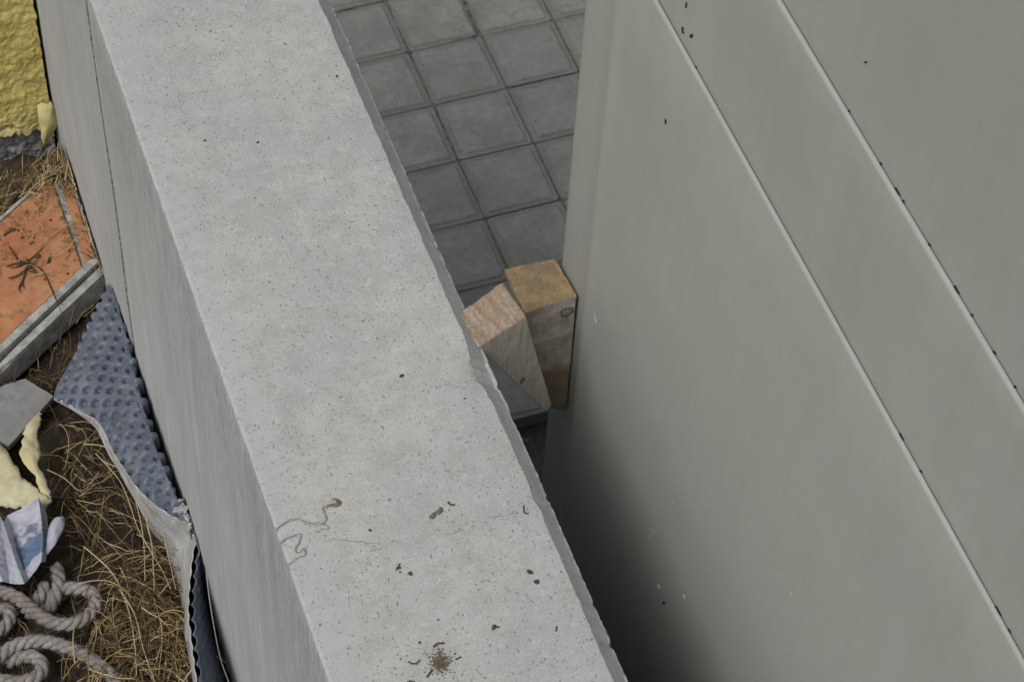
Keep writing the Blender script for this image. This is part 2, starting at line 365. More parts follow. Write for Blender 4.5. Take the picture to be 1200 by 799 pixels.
body = link('wall_body', V, F, [M['top'], M['side'], M['chamfer'], M['joint']], smooth=True)
nside = len(zs)+1; J_IN = nprof-9
for k, p in enumerate(body.data.polygons):
    j = k % (nprof-1)
    p.material_index = 1 if j < nside else 0
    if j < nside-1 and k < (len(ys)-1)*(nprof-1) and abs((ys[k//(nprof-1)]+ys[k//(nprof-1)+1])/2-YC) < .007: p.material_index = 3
    if k < (len(ys)-1)*(nprof-1) and j >= J_IN: p.material_index = 2 if j < J_IN+2 else 1
for e in body.data.edges:
    a, b = e.vertices
    if abs(a-b) == nprof and (a % nprof) in (nside, nside+1, J_IN, J_IN+2, J_IN+3): e.use_edge_sharp = True
child(body, wall)
# dried glue trails on the top near the left arris
def wpart(name, path, r, mat, k=6, flat=.35, n=6):
    P = [p+Vector((random.gauss(0,.0003), random.gauss(0,.0003), 0)) for p in spline(path, n)]; V, F = tube(P, r, k, flat*.45); return child(link(name, V, F, M[mat], smooth=True), wall)
def lift(pts, dz): return [Vector(p)+Vector((0,0,dz)) for p in pts]
wpart('glue_trail', [(-0.0016,1.3946,0.0008), (0.0064,1.399,0.0008), (0.0171,1.4026,0.0008), (0.0275,1.4016,0.0008), (0.0342,1.3947,0.0008), (0.0442,1.3891,0.0008), (0.0516,1.3878,0.0008), (0.0568,1.392,0.0008), (0.0573,1.4002,0.0008), (0.0574,1.4072,0.0008), (0.0638,1.4087,0.0008), (0.0695,1.4081,0.0008)], lambda t: .0008+.0005*math.sin(3*t)+.0004*t+.0003*math.sin(60*t), 'glue')
wpart('glue_blob', [(0.0625,1.4078,0.001), (0.0673,1.4074,0.001), (0.073,1.4068,0.001), (0.0763,1.4081,0.001), (0.0755,1.4119,0.001), (0.0717,1.4155,0.001)], lambda t: .0011+.0022*max(0,math.sin(3.1*t))**2, 'glue_dark')
wpart('glue_trail', [(0.0513,1.3869,0.0006), (0.0565,1.3817,0.0006), (0.0538,1.379,0.0006), (0.0497,1.3815,0.0006), (0.044,1.3787,0.0006), (0.0416,1.3807,0.0006)], .0006, 'glue')
wpart('glue_trail', [(-0.0019,1.3738,0.0008), (0.0014,1.3785,0.0008), (0.0091,1.3818,0.0008), (0.018,1.3824,0.0008), (0.0248,1.3825,0.0008), (0.0232,1.3772,0.0008), (0.0184,1.3706,0.0008), (0.0138,1.3651,0.0008), (0.0135,1.3606,0.0008), (0.0182,1.3603,0.0008), (0.0229,1.3633,0.0008), (0.0238,1.3596,0.0008), (0.0213,1.3546,0.0008), (0.0142,1.3535,0.0008), (0.0057,1.3505,0.0008), (-0.0008,1.348,0.0008), (-0.0026,1.3418,0.0008)], lambda t: .0008+.0003*math.sin(20*t), 'glue')
wpart('glue_blob', [(0.1651,1.3591,0.0008), (0.169,1.359,0.0008), (0.1722,1.3627,0.0008), (0.1761,1.3626,0.0008), (0.1808,1.3647,0.0008), (0.1819,1.3679,0.0008)], lambda t: .0022*(.5+abs(math.sin(7*t))), 'glue_dark')
for path in ([(0.1912,1.3719,0.001), (0.1928,1.3678,0.001), (0.1973,1.3663,0.001)], [(0.2696,1.3416,0.001), (0.2665,1.333,0.001), (0.2711,1.3291,0.001)], [(0.0862,1.1932,0.0012), (0.0898,1.1899,0.0012), (0.0941,1.1885,0.0012), (0.0988,1.1913,0.0012)],
             [(0.1174,1.2016,0.001), (0.1221,1.2044,0.001), (0.1302,1.2029,0.001)], [(0.1838,1.2027,0.0012), (0.1891,1.2043,0.0012), (0.1917,1.2034,0.0012)], [(0.1092,1.305,0.001), (0.1131,1.3083,0.001), (0.1154,1.3122,0.001)],
             [(0.0992,1.1696,0.001), (0.1042,1.1734,0.001), (0.108,1.1764,0.001)], [(0.0778,1.1703,0.001), (0.0823,1.1698,0.001), (0.0854,1.1678,0.001)], [(0.135,1.1806,0.0008), (0.1379,1.1808,0.0008), (0.1411,1.1819,0.0008)], [(0.2501,1.1855,0.001), (0.2486,1.1815,0.001), (0.247,1.1798,0.001)]):
    wpart('dirt_curl', path, random.uniform(.0008,.0012), 'grit')
def spot(p, r, mat, name='dirt_speck', flat=.45, seed=0):
    rr = random.Random(seed); V, F = [], []; n = 9
    e = 1+rr.random()*.7; th = rr.random()*3
    for lv, (rs, h) in enumerate(((1,-.2),(.8,.6),(.35,1))):
        for i in range(n):
            a = 2*math.pi*i/n; q = r*rs*rr.uniform(.75,1.2); x, y = math.cos(a)*q*e, math.sin(a)*q
            V.append((p[0]+x*math.cos(th)-y*math.sin(th), p[1]+x*math.sin(th)+y*math.cos(th), p[2]+h*r*flat))
    for lv in range(2):
        for i in range(n): F.append((lv*n+i, lv*n+(i+1)%n, (lv+1)*n+(i+1)%n, (lv+1)*n+i))
    F.append(tuple(range(2*n, 3*n)))
    return child(link(name, V, F, M[mat]), wall)
for k, (p, r) in enumerate(zip([(0.2465,1.2584,0), (0.2491,1.2439,0), (0.113,1.3079,0), (0.1229,1.2966,0), (0.1972,1.5548,0), (0.0987,1.3636,0), (0.2556,1.5013,0), (0.1868,1.2058,0), (0.0776,1.9773,0), (0.1391,1.955,0), (0.2662,2.0343,0), (0.2723,2.0245,0), (0.0985,2.1814,0), (0.1131,1.3021,0), (0.1058,1.2126,0)], (.0028,.0034,.002,.0028,.0028,.0016,.0016,.003,.0018,.0018,.002,.0015,.0012,.0015,.0014))):
    spot(p, r, 'grit', seed=k)
V, F = [], []; rr = random.Random(3)
cx, cy, _ = (0.1182,1.1813,0)
for k in range(1100):
    a = rr.random()*6.283; d = abs(rr.gauss(0,.0085))*(.6+.5*math.sin(3*a+1)**2); crumb(V, F, (cx+math.cos(a)*d*1.0, cy+math.sin(a)*d*1.15, .0004), rr.uniform(.0003,.0010), rr, .6)
child(tag(link('brown_crumbs', V, F, M['splat']), kind='stuff'), wall)
for path in ([(0.0576,1.3629,0.0001), (0.082,1.3538,0.0001), (0.103,1.3434,0.0001), (0.1265,1.3404,0.0001), (0.1502,1.335,0.0001), (0.1729,1.3323,0.0001), (0.1976,1.3325,0.0001)], [(0.2251,1.34,0.0001), (0.2437,1.3363,0.0001), (0.2591,1.3373,0.0001), (0.2667,1.3419,0.0001)], [(0.0868,1.3383,0.0001), (0.101,1.3371,0.0001), (0.1115,1.3395,0.0001)]):
    P = [p+Vector((random.uniform(-.0012,.0012), random.uniform(-.0012,.0012), 0)) for p in spline(path, 5)]
    V, F = tube(P, lambda t: .00035*(.4+abs(math.sin(9*t))), 4, .5); child(link('hairline_crack', V, F, M['crack']), wall)

# ---------------------------------------------------------------- steel container
PX = 0.465
box = tag(empty('steel_container', (0.9, 0.6, PZ-0.05)), 'large greenish beige painted steel container with horizontal seams beside the concrete wall', 'container')
YF, YB = 1.7425, -0.6                                             # far end of the side in view, near end
Z1, Z2, ZT = 0.5024, 0.7149, 1.30
def side_panel(name, z0, z1, x0, x1, lip, zsteps=6):
    """one sheet of the side: flat, folded at its far end, with a lip turned back along its top"""
    ys = [YB, 0.2] + [0.4+.1*i for i in range(12)] + [1.56, 1.62, 1.640, 1.647, 1.654, 1.68, 1.70, 1.72, 1.735, 1.7405, 1.7425, 1.7425]
    zz = [(z0 + (z1-z0)*i/zsteps, x0 + (x1-x0)*i/zsteps) for i in range(zsteps+1)]
    if lip: zz += [(z1+.0014, x1+.0003), (z1+.0032, x1+.0013), (z1+.0042, x1+.0030), (z1+.0040, x1+.0044), (z1+.0030, x1+.0048), (z1-.0060, x1+.0049)]
    V = []
    for i, y in enumerate(ys):
        bend = 0.0
        if y > 1.647: bend = (y-1.647)*0.045
        if 1.639 < y < 1.655: bend -= 0.0022*(1-abs(y-1.647)/.008)
        if i >= len(ys)-3: bend += (.0008, .0035, .04)[i-(len(ys)-3)]
        for z, x in zz:
            w = .0007*nz(y*2.2, z*2.2, 4)*(1 if i < len(ys)-4 else .3)
            V.append((x+bend+w, y, z))
    F = grid_faces(len(ys), len(zz))
    return child(link(name, V, F, M['steel'], smooth=True), box)
side_panel('side_panel', PZ-.02, Z1, PX, PX, True, 30)
side_panel('side_panel', Z1-.006, Z2, PX+.0058, PX+.0034, True)
side_panel('side_panel', Z2-.006, ZT, PX+.0092, PX+.0070, False, 12)
v, f = box_vf(PX+.03, PX+1.9, YB, YF-.0045, PZ-.05, ZT-.004); child(link('container_body', v, f, M['steel']), box)
v, f = box_vf(PX+.005, PX+1.93, YB-.02, YF+.004, ZT-.003, ZT+.03); child(link('roof', v, f, M['steel']), box)
def decal(name, pts, mat, x=-.0006):
    cc = sum((Vector(p) for p in pts), Vector())/len(pts); pts = [cc.lerp(Vector(p), .62) for p in pts]
    V = [(p[0]+x, p[1], p[2]) for p in pts]+[(p[0]+.003, p[1], p[2]) for p in pts]; n = len(pts)
    F = [tuple(range(n))]+[(i, (i+1)%n, n+(i+1)%n, n+i) for i in range(n)]
    child(link(name, V, F, M[mat]), box)
decal('paint_chip', [(0.4705,1.5039,0.5611), (0.4705,1.4994,0.5606), (0.4705,1.5009,0.55), (0.4705,1.505,0.5486), (0.4705,1.5044,0.5548)], 'chip', -.0010)
decal('paint_chip', [(0.4705,1.5075,0.5242), (0.4705,1.5016,0.5273), (0.4705,1.5019,0.52), (0.4705,1.4973,0.5196), (0.4705,1.5025,0.5136), (0.4705,1.5058,0.5176)], 'chip', -.0010)
decal('paint_chip', [(0.4705,1.4882,0.527), (0.4705,1.4821,0.5374), (0.4705,1.4778,0.5379), (0.4705,1.4801,0.53), (0.4705,1.4874,0.5242)], 'chip', -.0010)
decal('paint_chip', [(0.465,1.505,0.3962), (0.465,1.5002,0.3959), (0.465,1.5003,0.3869), (0.465,1.5051,0.3872)], 'chip', -.0010)
decal('paint_chip', [(0.465,1.341,-0.2942), (0.465,1.3322,-0.2847), (0.465,1.3348,-0.2966), (0.465,1.3416,-0.3031)], 'chip', -.0010)
decal('paint_chip', [(0.472,1.1806,0.7867), (0.472,1.1778,0.7883), (0.472,1.1785,0.7857)], 'chip', -.0010)
for path in ([(0.465,1.6212,-0.061), (0.465,1.6172,-0.0663), (0.465,1.6096,-0.0755), (0.465,1.6135,-0.0852), (0.465,1.6183,-0.0758)], [(0.465,1.4069,-0.255), (0.465,1.3987,-0.2299), (0.465,1.3886,-0.2023), (0.465,1.3859,-0.2021), (0.465,1.3953,-0.2325), (0.465,1.4034,-0.2576)], [(0.465,1.2969,-0.2094), (0.465,1.2883,-0.2115), (0.465,1.2898,-0.2158), (0.465,1.2977,-0.2164)],
             [(0.465,1.1177,0.1001), (0.465,1.1126,0.1046), (0.465,1.1133,0.1001), (0.465,1.1166,0.0968)], [(0.465,1.09,0.1091), (0.465,1.0842,0.1113), (0.465,1.0845,0.1058), (0.465,1.0885,0.1047)], [(0.465,1.3585,-0.1052), (0.465,1.3539,-0.1023), (0.465,1.3552,-0.1077), (0.465,1.3598,-0.1105)], [(0.465,1.3603,-0.2843), (0.465,1.3496,-0.2819), (0.465,1.3534,-0.2895), (0.465,1.3613,-0.2917)]):
    decal('scuff', path, 'scuff', -.0010)
V = None
for (y, z, l, w) in [(p[1], p[2], l, w) for p, l, w in zip([(0.473,1.1886,0.7016), (0.473,1.1252,0.7023), (0.473,1.0928,0.7049), (0.473,1.0812,0.7047), (0.473,1.0324,0.704), (0.473,0.9828,0.7058), (0.473,0.9555,0.7033), (0.473,0.9162,0.7062), (0.473,0.8809,0.7063)], (.004,.006,.016,.006,.006,.016,.005,.007,.004), (.003,.003,.002,.002,.003,.002,.003,.003,.003))]:
    decal('paint_chip', [(PX+.0070, y-l/2, Z2+.0036), (PX+.0070, y+l/2, Z2+.0035), (PX+.0080, y+l/3, Z2+.0052), (PX+.0080, y-l/4, Z2+.0047)], 'chip', -.0002)
for (y, l) in [(p[1], l) for p, l in zip([(0.465,0.9929,0.508), (0.465,0.9542,0.514), (0.465,0.8064,0.5098), (0.465,0.7865,0.5102), (0.465,1.464,0.5033)], (.014,.006,.018,.008,.004))]:
    decal('paint_chip', [(PX+.0036, y-l/2, Z1+.0036), (PX+.0036, y+l/2, Z1+.0035), (PX+.0046, y+l/3, Z1+.0050), (PX+.0046, y-l/4, Z1+.0046)], 'chip', -.0002)

# ---------------------------------------------------------------- two timber wedges in the gap
def wedge(name, top, bot, mats, label, div=7, seed=0):
    """top, bot: four corners each, front-left, front-right, back-right, back-left"""
    bm = bmesh.new(); vs_ = [bm.verts.new(p) for p in bot+top]
    fs = [(0,1,5,4),(1,2,6,5),(2,3,7,6),(3,0,4,7),(3,2,1,0),(4,5,6,7)]
    for k, q in enumerate(fs):
        fc = bm.faces.new([vs_[i] for i in q]); fc.material_index = 1 if k == 5 else 0
    bmesh.ops.bevel(bm, geom=list(bm.edges), offset=.0012, segments=1, affect='EDGES', profile=.6)
    bmesh.ops.subdivide_edges(bm, edges=[e for e in bm.edges if e.calc_length() > .01], cuts=div, use_grid_fill=True)
    bmesh.ops.subdivide_edges(bm, edges=[e for e in bm.edges if e.calc_length() > .006], cuts=1, use_grid_fill=True)
    for v in bm.verts:
        n = Vector((nz(v.co.x*60+seed, v.co.y*60, v.co.z*25), nz(v.co.x*60, v.co.y*60+seed+5, v.co.z*25), nz(v.co.x*60+9, v.co.y*60, v.co.z*25)*1.5))
        v.co += n*.0009+Vector((nz(v.co.x*240, v.co.z*60, seed), nz(v.co.y*240, v.co.z*60, seed+2), nz(v.co.x*200, v.co.y*200, seed+4)*1.4))*.0009
    bm.normal_update()
    for fc in bm.faces: fc.material_index = 1 if fc.normal.z > .45 else 0
    base = Vector(bot[0]); t = tag(empty(name, base), label, 'wedge', 'timber wedges in the gap')
    me = bpy.data.meshes.new('wedge_block'); bm.to_mesh(me); bm.free()
    for m in mats: me.materials.append(m)
    o = bpy.data.objects.new('wedge_block', me); COL.objects.link(o); child(o, t); return t
kn = (0.4503,1.67,-0.1167); kn2 = (0.4379,1.67,-0.1565); kl = (0.3223,1.577,-0.0153); kl2 = (0.3684,1.6,-0.1361)
wR_side = mat_wood('grey_timber_side', (0.36,0.305,0.23), (0.27,0.23,0.175), (0.44,0.43,0.41), (0,0.1,0), 30, 0.9, [(*kn, .0095)], low=(.60, (0.21,0.15,0.085)))
wR_end = mat_wood('ochre_timber_end', (0.33,0.235,0.125), (0.24,0.165,0.09), (0.19,0.145,0.095), (0,0,0.2), 20, 0.95, grain=(90,90,90), ringamt=.4)
wL_side = mat_wood('grey_timber_face', (0.49,0.445,0.385), (0.41,0.365,0.31), (0.40,0.37,0.32), (0,-.45,0), 34, 0.5, [(*kl, .006), (*kl2, .0065)])
wL_end = mat_wood('pink_grey_timber_end', (0.42,0.345,0.285), (0.27,0.195,0.145), (0.30,0.215,0.13), (0,0,-0.30), 22, 0.55, grain=(60,300,60), ringamt=1.0)
wr = wedge('timber_wedge', [(.393,1.67,-.095),(.4625,1.67,-.087),(.4635,1.75,-.107),(.3945,1.75,-.104)],
      [(.444,1.67,-.318),(.4635,1.67,-.329),(.4635,1.72,-.329),(.444,1.72,-.318)], (wR_side, wR_end),
      'wooden wedge with ochre end face and knot, jammed against the steel container', seed=3)
wl = wedge('timber_wedge', [(0.297,1.5749,-0.011),(0.3666,1.6026,-0.013),(0.3585,1.6615,-0.013),(0.2931,1.6312,-0.011)],
      [(.4085,1.617,-.238),(.4185,1.619,-.231),(.4175,1.652,-.231),(.408,1.650,-.238)], (wL_side, wL_end),
      'paler pinkish wooden wedge jammed between the concrete wall and the other wedge', seed=8)

# ---------------------------------------------------------------- yellow house wall at the far left
def mat_stucco():
    q = NT('yellow_stucco', 0.75, 0.3)
    c = q.mix(q.ramp(q.noise(24, 5, 0.6), [(0.35, 0.0), (0.65, 1.0)]), (0.60,0.50,0.145), (0.74,0.63,0.23))
    X = q.sep(); low = q.ramp(q.math('ADD', q.math('ADD', X[2], 1.0), q.math('MULTIPLY', q.noise(18, 4, 0.6), 0.10)), [(0.185, 1.0), (0.25, 0.0)])
    c = q.mix(q.math('MULTIPLY', low, 0.7), c, (0.72,0.65,0.36))
    c = q.mix(q.ramp(q.noise(110, 4, 0.7), [(0.28, 0.8), (0.38, 0.0)]), c, (0.17,0.125,0.03))
    c = q.mix(q.ramp(q.noise(35, 6, 0.75, q.mapc(loc=(2,8,1))), [(0.48, 0.0), (0.70, 0.7)]), c, (0.33,0.26,0.075))
    q.base(c); q.bump(q.noise(130, 6, 0.75), 0.9, 0.0035); return q.m
M['stucco'] = mat_stucco()
M['mortar'] = mat_plain('rough_mortar', (0.33,0.33,0.325), 0.95, 0.65, 55, 0.9, 0.003)
M['flake'] = mat_plain('pale_paint_flake', (0.66,0.60,0.37), 0.7, 0.3, 45, 0.6, 0.002, col2=(0.52,0.43,0.15))
house = tag(empty('house_wall', (-1.2, 2.95, -0.95)), 'yellow rough stucco house wall with peeling paint and bare grey base', 'wall')
v, f = box_vf(-2.6, -.006, 2.892, 3.15, PZ-.05, 1.2); child(link('masonry', v, f, M['mortar']), house)
def zb(x): return -.858 + .016*nz(x*45, 2) + .010*nz(x*130, 5) - (.004 if x > -.06 else 0) + (.012 if x < -.08 else 0)*0
xs = [-2.6+.15*i for i in range(14)] + [-.48+.0030*i for i in range(159)]
xs = [x for x in xs if x < -.0055] + [-.0052]
V = []; zr = None
for x in xs:
    b = zb(x); zz = [b]+[b+.0030*i for i in range(1, 150)] + [-.30, .2, .7, 1.2]
    zr = len(zz)+1
    V.append((x, 2.8935, b+.001))
    for k, z in enumerate(zz):
        wx, wz = x+.012*nz(x*30, z*30, 2), z+.012*nz(x*30, z*30, 9)
        d = .0026*fbm(wx*45, wz*45, 1, 6) - .0034*abs(nz(wx*85, wz*75, 7)) + .0030*nz(wx*150, wz*150, 3)*max(0, .6+nz(x*20, z*20, 5)) + .0014*nz(x*330, z*330, 4) + .003
        zc = -.839+.009*nz(x*55, 8)+ .004*nz(x*160, 1)
        if x < -.068 and abs(z-zc) < .0045: d -= .011*(1-abs(z-zc)/.0045)
        edge = .004 if k == 0 else 0
        V.append((x+(.0025*nz(z*50, 3) if x > -.006 else 0), 2.874-d+edge, z))
    if x == xs[-1]:
        pass
n0 = len(V)
F = grid_faces(len(xs), zr)
for k in range(zr): V.append((xs[-1]+.0005, 2.8935, V[n0-zr+k][2]))
F += [(n0-zr+k, n0-zr+k+1, n0+k+1, n0+k) for k in range(zr-1)]
child(link('stucco_coat', V, F, M['stucco'], smooth=True), house)
nx_, nz_ = 130, 60; V = []
for i in range(nx_):
    for j in range(nz_):
        x = -.40+.394*i/(nx_-1); z = -1.02+.20*j/(nz_-1)
        V.append((x, 2.888-.010*abs(fbm(x*38, z*38, 4, 4))-.004*max(0, nz(x*110, z*110, 2)), z))
child(link('bare_mortar', V, grid_faces(nx_, nz_), M['mortar'], smooth=True), house)
fl = [(-0.0279,2.866,-0.7867), (-0.0198,2.866,-0.7808), (-0.0118,2.866,-0.7875), (-0.0039,2.866,-0.7836), (-0.0012,2.866,-0.7992), (-0.0007,2.866,-0.8205), (0.0006,2.866,-0.8358), (-0.0006,2.866,-0.8461), (-0.0075,2.866,-0.8547), (-0.0101,2.866,-0.8646), (-0.0181,2.866,-0.8686), (-0.0258,2.866,-0.8834), (-0.0299,2.866,-0.8799), (-0.0306,2.866,-0.8602), (-0.0275,2.866,-0.8462), (-0.0301,2.866,-0.8304)]
V = [Vector(p)+Vector((0, -.004-.006*max(0, -p[2]-.84)/.05, 0)) for p in fl]; n = len(V); c = sum(V, Vector())/n+Vector((.001,-.0012,0))
V = V+[c]; F = [(i, (i+1)%n, n) for i in range(n)]
o = child(link('paint_flake', V, F, M['flake'], smooth=True), house)
sm = o.modifiers.new('thick', 'SOLIDIFY'); sm.thickness = .0014
# broken mortar lump at the foot of the corner
def rock(name, p, s, mat, seed, parent=None, sub=3, amp=.35):
    bm = bmesh.new(); bmesh.ops.create_icosphere(bm, subdivisions=sub, radius=1)
    for v in bm.verts:
        q = v.co.copy(); v.co = Vector((q.x*s[0], q.y*s[1], q.z*s[2]))*(1+amp*fbm(q.x*1.4+seed, q.y*1.4, q.z*1.4, 4))
    me = bpy.data.meshes.new(name); bm.to_mesh(me); bm.free(); me.materials.append(mat)
    o = bpy.data.objects.new(name, me); COL.objects.link(o); o.location = p
    if parent: child(o, parent)
    return o
def rock_vf(V, F, p, s, seed, amp=.35):
    bm = bmesh.new(); bmesh.ops.create_icosphere(bm, subdivisions=2, radius=1); b0 = len(V)
    for v in bm.verts:
        q = v.co; k = 1+amp*fbm(q.x*1.4+seed, q.y*1.4, q.z*1.4, 4); V.append((p[0]+q.x*s[0]*k, p[1]+q.y*s[1]*k, p[2]+q.z*s[2]*k))
    for f in bm.faces: F.append(tuple(b0+v.index for v in f.verts))
    bm.free()
lump = rock('mortar_lump', (-.030, 2.855, -.945), (.026,.018,.022), M['mortar'], 4)
tag(lump, 'small grey mortar lump in the corner below the peeling yellow paint', 'rubble')

# ---------------------------------------------------------------- orange clay slab
def mat_clay():
    q = NT('orange_clay', 0.8, 0.25)
    c = q.mix(q.ramp(q.noise(22, 5, 0.6), [(0.3, 0.0), (0.7, 1.0)]), (0.34,0.15,0.072), (0.44,0.215,0.11))
    c = q.mix(q.ramp(q.noise(48, 6, 0.7), [(0.52, 0.0), (0.66, 0.85)]), c, (0.12,0.065,0.038))
    c = q.mix(q.ramp(q.noise(9, 5, 0.65, q.mapc(loc=(1,1,6))), [(0.45, 0.0), (0.68, 0.7)]), c, (0.31,0.105,0.05))
    c = q.mix(q.ramp(q.noise(15, 4, 0.6, q.mapc(loc=(4,2,1))), [(0.56, 0.0), (0.75, 0.5)]), c, (0.50,0.36,0.26))
    q.base(c); q.bump(q.noise(160, 5, 0.7), 0.5, 0.002); return q.m
M['clay'] = mat_clay(); M['mortar_pale'] = mat_plain('mortar_smear', (0.43,0.43,0.42), 0.9, 0.5, 50, 0.8, 0.003)
slab = tag(empty('clay_slab', (-.12, 2.55, -.905)), 'broken orange clay slab edged with grey mortar, lying against the concrete wall', 'slab')
ZS = -.845
q0 = [Vector(p) for p in [(-0.0067,2.5512,-0.845), (-0.0081,2.7425,-0.845), (-0.0324,2.7521,-0.845), (-0.1405,2.6698,-0.845), (-0.1951,2.4144,-0.845)]]      # near right, far right, far left corner of the visible face
near_r, far_r, far_l = q0[0], q0[1], q0[2]
dirn = (q0[4]-q0[0]).normalized()                                   # along the long edges, away to the left
L = .52
near_l2 = near_r+dirn*L; far_l2 = far_l+dirn*L
def prism(name, poly, z0, z1, mat, parent, jit=.0012, bev=.002, seed=1):
    """upright prism over a polygon with worn, uneven edges"""
    P = []
    for a, b in zip(poly, poly[1:]+poly[:1]):
        n = max(1, int((Vector(b)-Vector(a)).length/.008))
        for k in range(n): P.append(Vector(a).lerp(Vector(b), k/n))
    c = sum(P, Vector())/len(P); V = []
    for (zz, ins) in ((z0, 0), (z1-bev, 0), (z1, bev)):
        for k, p in enumerate(P):
            d = (c-p).normalized(); j = jit*fbm(p.x*90+seed, p.y*90, zz*50, 3)
            q = p+d*(ins+j); V.append((q.x, q.y, zz+jit*.4*nz(p.x*80, p.y*80, seed)))
    n = len(P); F = [(r*n+k, r*n+(k+1)%n, (r+1)*n+(k+1)%n, (r+1)*n+k) for r in range(2) for k in range(n)]
    F += [tuple(range(2*n, 3*n)), tuple(range(n))[::-1]]
    o = link(name, V, F, mat); return child(o, parent) if parent else o
perp = Vector((-dirn.y, dirn.x, 0)); perp = perp if perp.y > 0 else -perp
red = (far_r-near_r)                                                # along the right end
g0, g1 = .030, .020                                                 # strip beside the groove
e_ = lambda p, t: p+dirn*t
prism('clay_face', [e_(near_r,.031)+red*.03, near_l2+red*.03, far_l2, e_(far_l,.006)], ZS-.022, ZS, M['clay'], slab, seed=2)
prism('clay_rib', [near_r+red*.03, e_(near_r,.024)+red*.03, e_(far_r,.018), far_r], ZS-.022, ZS-.001, M['clay'], slab, seed=5)
prism('groove_mortar', [e_(near_r,.020)+red*.04, e_(near_r,.034)+red*.04, e_(far_l,.010), e_(far_r,.012)], ZS-.024, ZS-.007, M['mortar_pale'], slab, .003, seed=6)
prism('mortar_edge', [near_r-perp*.010, near_l2-perp*.010, near_l2+perp*.004, near_r+perp*.004], ZS-.020, ZS+.0015, M['mortar_pale'], slab, .003, .003, seed=7)
prism('mortar_edge', [near_r-perp*.028+dirn*-.014, near_l2-perp*.028, near_l2-perp*.0135, near_r-perp*.0135-dirn*.010], ZS-.058, ZS-.008, M['mortar_pale'], slab, .003, .006, seed=8)
prism('clay_core', [near_r-perp*.018, near_l2-perp*.018, far_l2-perp*.003, far_l-perp*.003, far_r-red*.03], ZS-.057, ZS-.024, M['mortar'], slab, .003, seed=9)
prism('mortar_edge', [far_l, far_l2, far_l2+perp*.006, far_l+perp*.006], ZS-.05, ZS+.003, M['mortar_pale'], slab, .002, .002, seed=10)
prism('mortar_edge', [near_r+Vector((.0045,.006,0)), near_r+Vector((.001,.006,0)), far_r+Vector((.0005,0,0)), far_r+Vector((.004,0,0))], ZS-.05, ZS+.0015, M['mortar_pale'], slab, .001, .001, seed=11)

# ---------------------------------------------------------------- dimpled drainage membrane
M['blue'] = mat_plain('blue_grey_plastic', (0.092,0.112,0.158), 0.5, 0.32, 30, 0.15, 0.001, 0.45)
def dusty(m, col, amt, sc):
    t = m.node_tree; b = t.nodes['Principled BSDF']; l = b.inputs['Base Color'].links[0].from_socket
    n = t.nodes.new('ShaderNodeTexNoise'); n.inputs['Scale'].default_value = sc; n.inputs['Detail'].default_value = 7; n.inputs['Roughness'].default_value = .75
    tc = t.nodes.new('ShaderNodeTexCoord'); t.links.new(tc.outputs['Object'], n.inputs['Vector'])
    r = t.nodes.new('ShaderNodeValToRGB'); r.color_ramp.elements[0].position = .47; r.color_ramp.elements[0].color = (0,0,0,1); r.color_ramp.elements[1].position = .70; r.color_ramp.elements[1].color = (amt,amt,amt,1)
    t.links.new(n.outputs[0], r.inputs[0]); x = t.nodes.new('ShaderNodeMix'); x.data_type = 'RGBA'; x.inputs[7].default_value = (*col, 1)
    t.links.new(r.outputs[0], x.inputs[0]); t.links.new(l, x.inputs[6]); t.links.new(x.outputs[2], b.inputs['Base Color'])
dusty(M['blue'], (0.24,0.25,0.27), .45, 26)
M['fleece'] = mat_plain('white_fleece', (0.46,0.465,0.47), 0.95, 0.3, 40, 0.5, 0.001, 0.1)
dusty(M['fleece'], (0.20,0.165,0.115), .8, 16)
mem = tag(empty('drainage_membrane', (-.06, 2.05, -.90)), 'blue grey dimpled plastic drainage membrane with white fleece back, curled against the wall foot', 'membrane')
Lp = spline([(-0.0105,2.4442,-0.795), (-0.0481,2.3939,-0.8), (-0.0911,2.3327,-0.81), (-0.1358,2.2737,-0.82), (-0.1069,2.2326,-0.815), (-0.0821,2.1932,-0.81), (-0.0753,2.1291,-0.8), (-0.0674,2.0894,-0.795), (-0.057,2.0375,-0.785), (-0.0398,1.9939,-0.775), (-0.0238,1.9624,-0.765), (-0.0064,1.9317,-0.752)], 14)
Rp = spline([(-0.0037,2.4415,-0.79), (-0.0027,2.3924,-0.785), (-0.0054,2.3345,-0.78), (-0.0079,2.2907,-0.778), (-0.0121,2.2402,-0.775), (-0.0155,2.1819,-0.77), (-0.0172,2.1209,-0.765), (-0.0173,2.0671,-0.76), (-0.015,2.0234,-0.755), (-0.0109,1.9828,-0.75), (-0.0053,1.9486,-0.745), (0.002,1.922,-0.742)], 14)
A = Vector((-.55, -.835, 0)).normalized(); B = Vector((.835, -.55, 0)).normalized()
def dimple(P, pitch=.0195, depth=.0085, r=.0056):
    a = P.dot(A)/pitch; b = P.dot(B)/(pitch*1.02)
    a += .04*nz(P.x*20, P.y*20); 
    da, db = a-round(a), b-round(b)
    d = math.hypot(da, db)*pitch
    t = min(1, max(0, d-.0024)/r); return -depth*(1-t*t*(3-2*t)) + .0006*nz(P.x*40, P.y*40, 4)
nv = 150; V = []
NU = 380
def samp(P, t):
    x = t*(len(P)-1); i = min(int(x), len(P)-2); return P[i].lerp(P[i+1], x-i)
for i in range(NU):
    t = i/(NU-1); l, r_ = samp(Lp, t), samp(Rp, t); wd = (r_-l).length
    for j in range(nv):
        s = j/(nv-1)*1.35
        if s <= 1:
            p = l.lerp(r_, s); p.z += .16*wd*math.sin(math.pi*min(1, s*.95))*.6
        else:
            e = (s-1)/.35; p = r_+Vector((.004*math.sin(e*1.5), 0, -.13*e)); p.z += .16*wd*math.sin(math.pi*.95)*.6*(1-e)
            p.x = min(p.x, -.006)
        V.append(p)
me0 = [Vector(p) for p in V]
